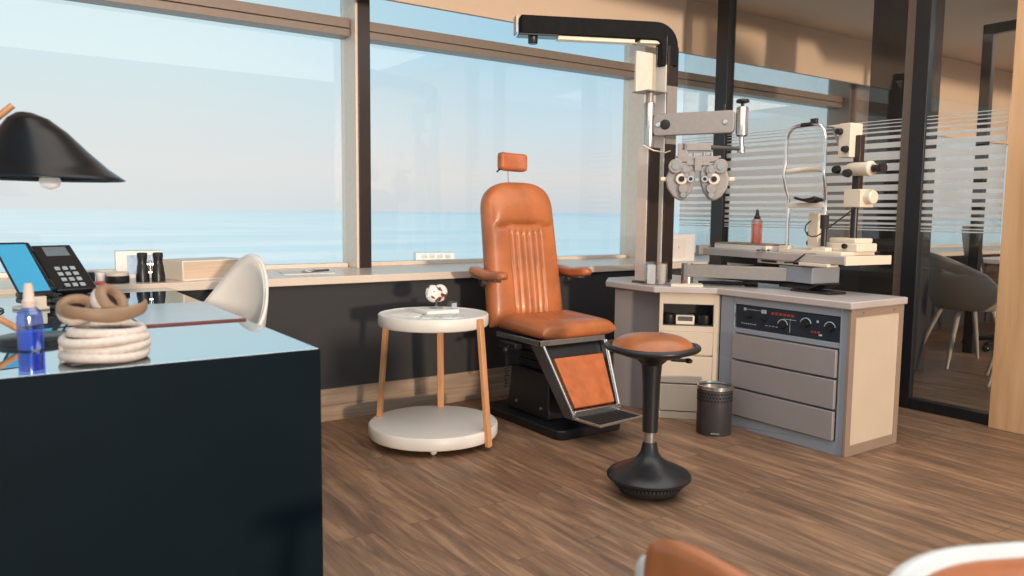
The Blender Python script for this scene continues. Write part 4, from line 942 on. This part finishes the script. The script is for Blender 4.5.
# things on the worktop
WZ = .73
t = thing('acrylic_holder', 'clear acrylic holder with white tissues at the worktop corner', 'holder', (3.132, 3.104, WZ), -PI/4); t.scale = (.82, .82, 1.05)
b = MB(); b.box(-.075, .075, -.04, -.037, 0, .12).box(-.075, .075, .037, .04, 0, .12).box(-.075, -.072, -.037, .037, 0, .12).box(.072, .075, -.037, .037, 0, .12).box(-.072, .072, -.037, .037, 0, .003)
b.build('holder_box', 'clear', t)
b = MB(); b.box(-.06, -.005, -.028, .028, .003, .105); b.build('tissue_pack', 'tissue', t, bevel=.004)
MB().lathe([(.024, .003), (.030, .11), (.028, .11), (.023, .006), (.0005, .006)], 28, TR(.038, 0, 0)).build('paper_cup', 'cream', t)
t = thing('note_block', 'flat cream note block on the worktop in front of the tissue holder', 'note block', (3.215, 2.955, WZ), -PI/4)
MB().box(-.085, .085, -.05, .05, 0, .014).build('note_stack', 'cream', t, bevel=.002)
MB().cyl((-.02, .01, .014), (-.02, .01, .034), .010).build('note_weight', 'redb', t)
t = thing('pen_torch', 'black pen torch lying on the worktop under the swing arm', 'torch', (3.47, 2.845, WZ), math.radians(-55))
MB().cyl((-.19, 0, .012), (.05, 0, .014), .009, .012).build('torch_barrel', 'black', t)
MB().lathe([(.014, 0), (.020, .015), (.020, .075), (.018, .08), (.0005, .08)], 20, TR(.05, 0, .020) @ RY(PI/2)).build('torch_head', 'black', t)
t = thing('lens_case', 'flat black lens case lying below the instrument table', 'case', (3.55, 2.36, WZ), math.radians(-6))
MB().box(-.06, .07, -.10, .14, 0, .012).build('case_body', 'black', t, bevel=.003)

# ------------------------------------------------------------------ neighbouring room things
t = thing('far_desk', 'pale desk with grey panel in the neighbouring room', 'desk', (8.2, 3.1, 0))
MB().box(-.5, .7, -.5, .5, .70, .74).build('desktop', 'white', t, bevel=.004)
MB().box(-.42, -.39, -.45, .45, .30, .70).build('modesty_panel', 'farwood', t, bevel=.003)
for sx in (-.45, .65):
    for sy_ in (-.45, .45): MB().box(sx-.02, sx+.02, sy_-.02, sy_+.02, 0, .70).build('leg', 'black', t)
t = thing('office_chair', 'dark office chair silhouette by the far desk', 'chair', (7.25, 3.05, 0), .6)
b = cushion(lambda s: .24*(1-.25*max(0, s-.6)), .55, .05, 24, 24, (2, 3), .1, 4, 6, 6, .04); b.v = [tuple(TR(0, .22, .52) @ RX(math.radians(80)) @ Vector(v)) for v in b.v]; b.build('backrest', 'black', t, smooth=60)
b = cushion(lambda s: .24, .48, .05, 24, 20, (2, 3), .1, 4, 6, 6, .04); b.v = [tuple(TR(0, -.24, .46) @ Vector(v)) for v in b.v]; b.build('seat', 'black', t, smooth=60)
MB().cyl((0, 0, .08), (0, 0, .45), .03).build('gas_column', 'black', t)
b = MB()
for k in range(5):
    a = 2*PI*k/5; b.tube([(0, 0, .10), (.28*math.cos(a), .28*math.sin(a), .06)], .022, 8); b.ball((.28*math.cos(a), .28*math.sin(a), .03), .03)
b.build('star_base', 'black', t)
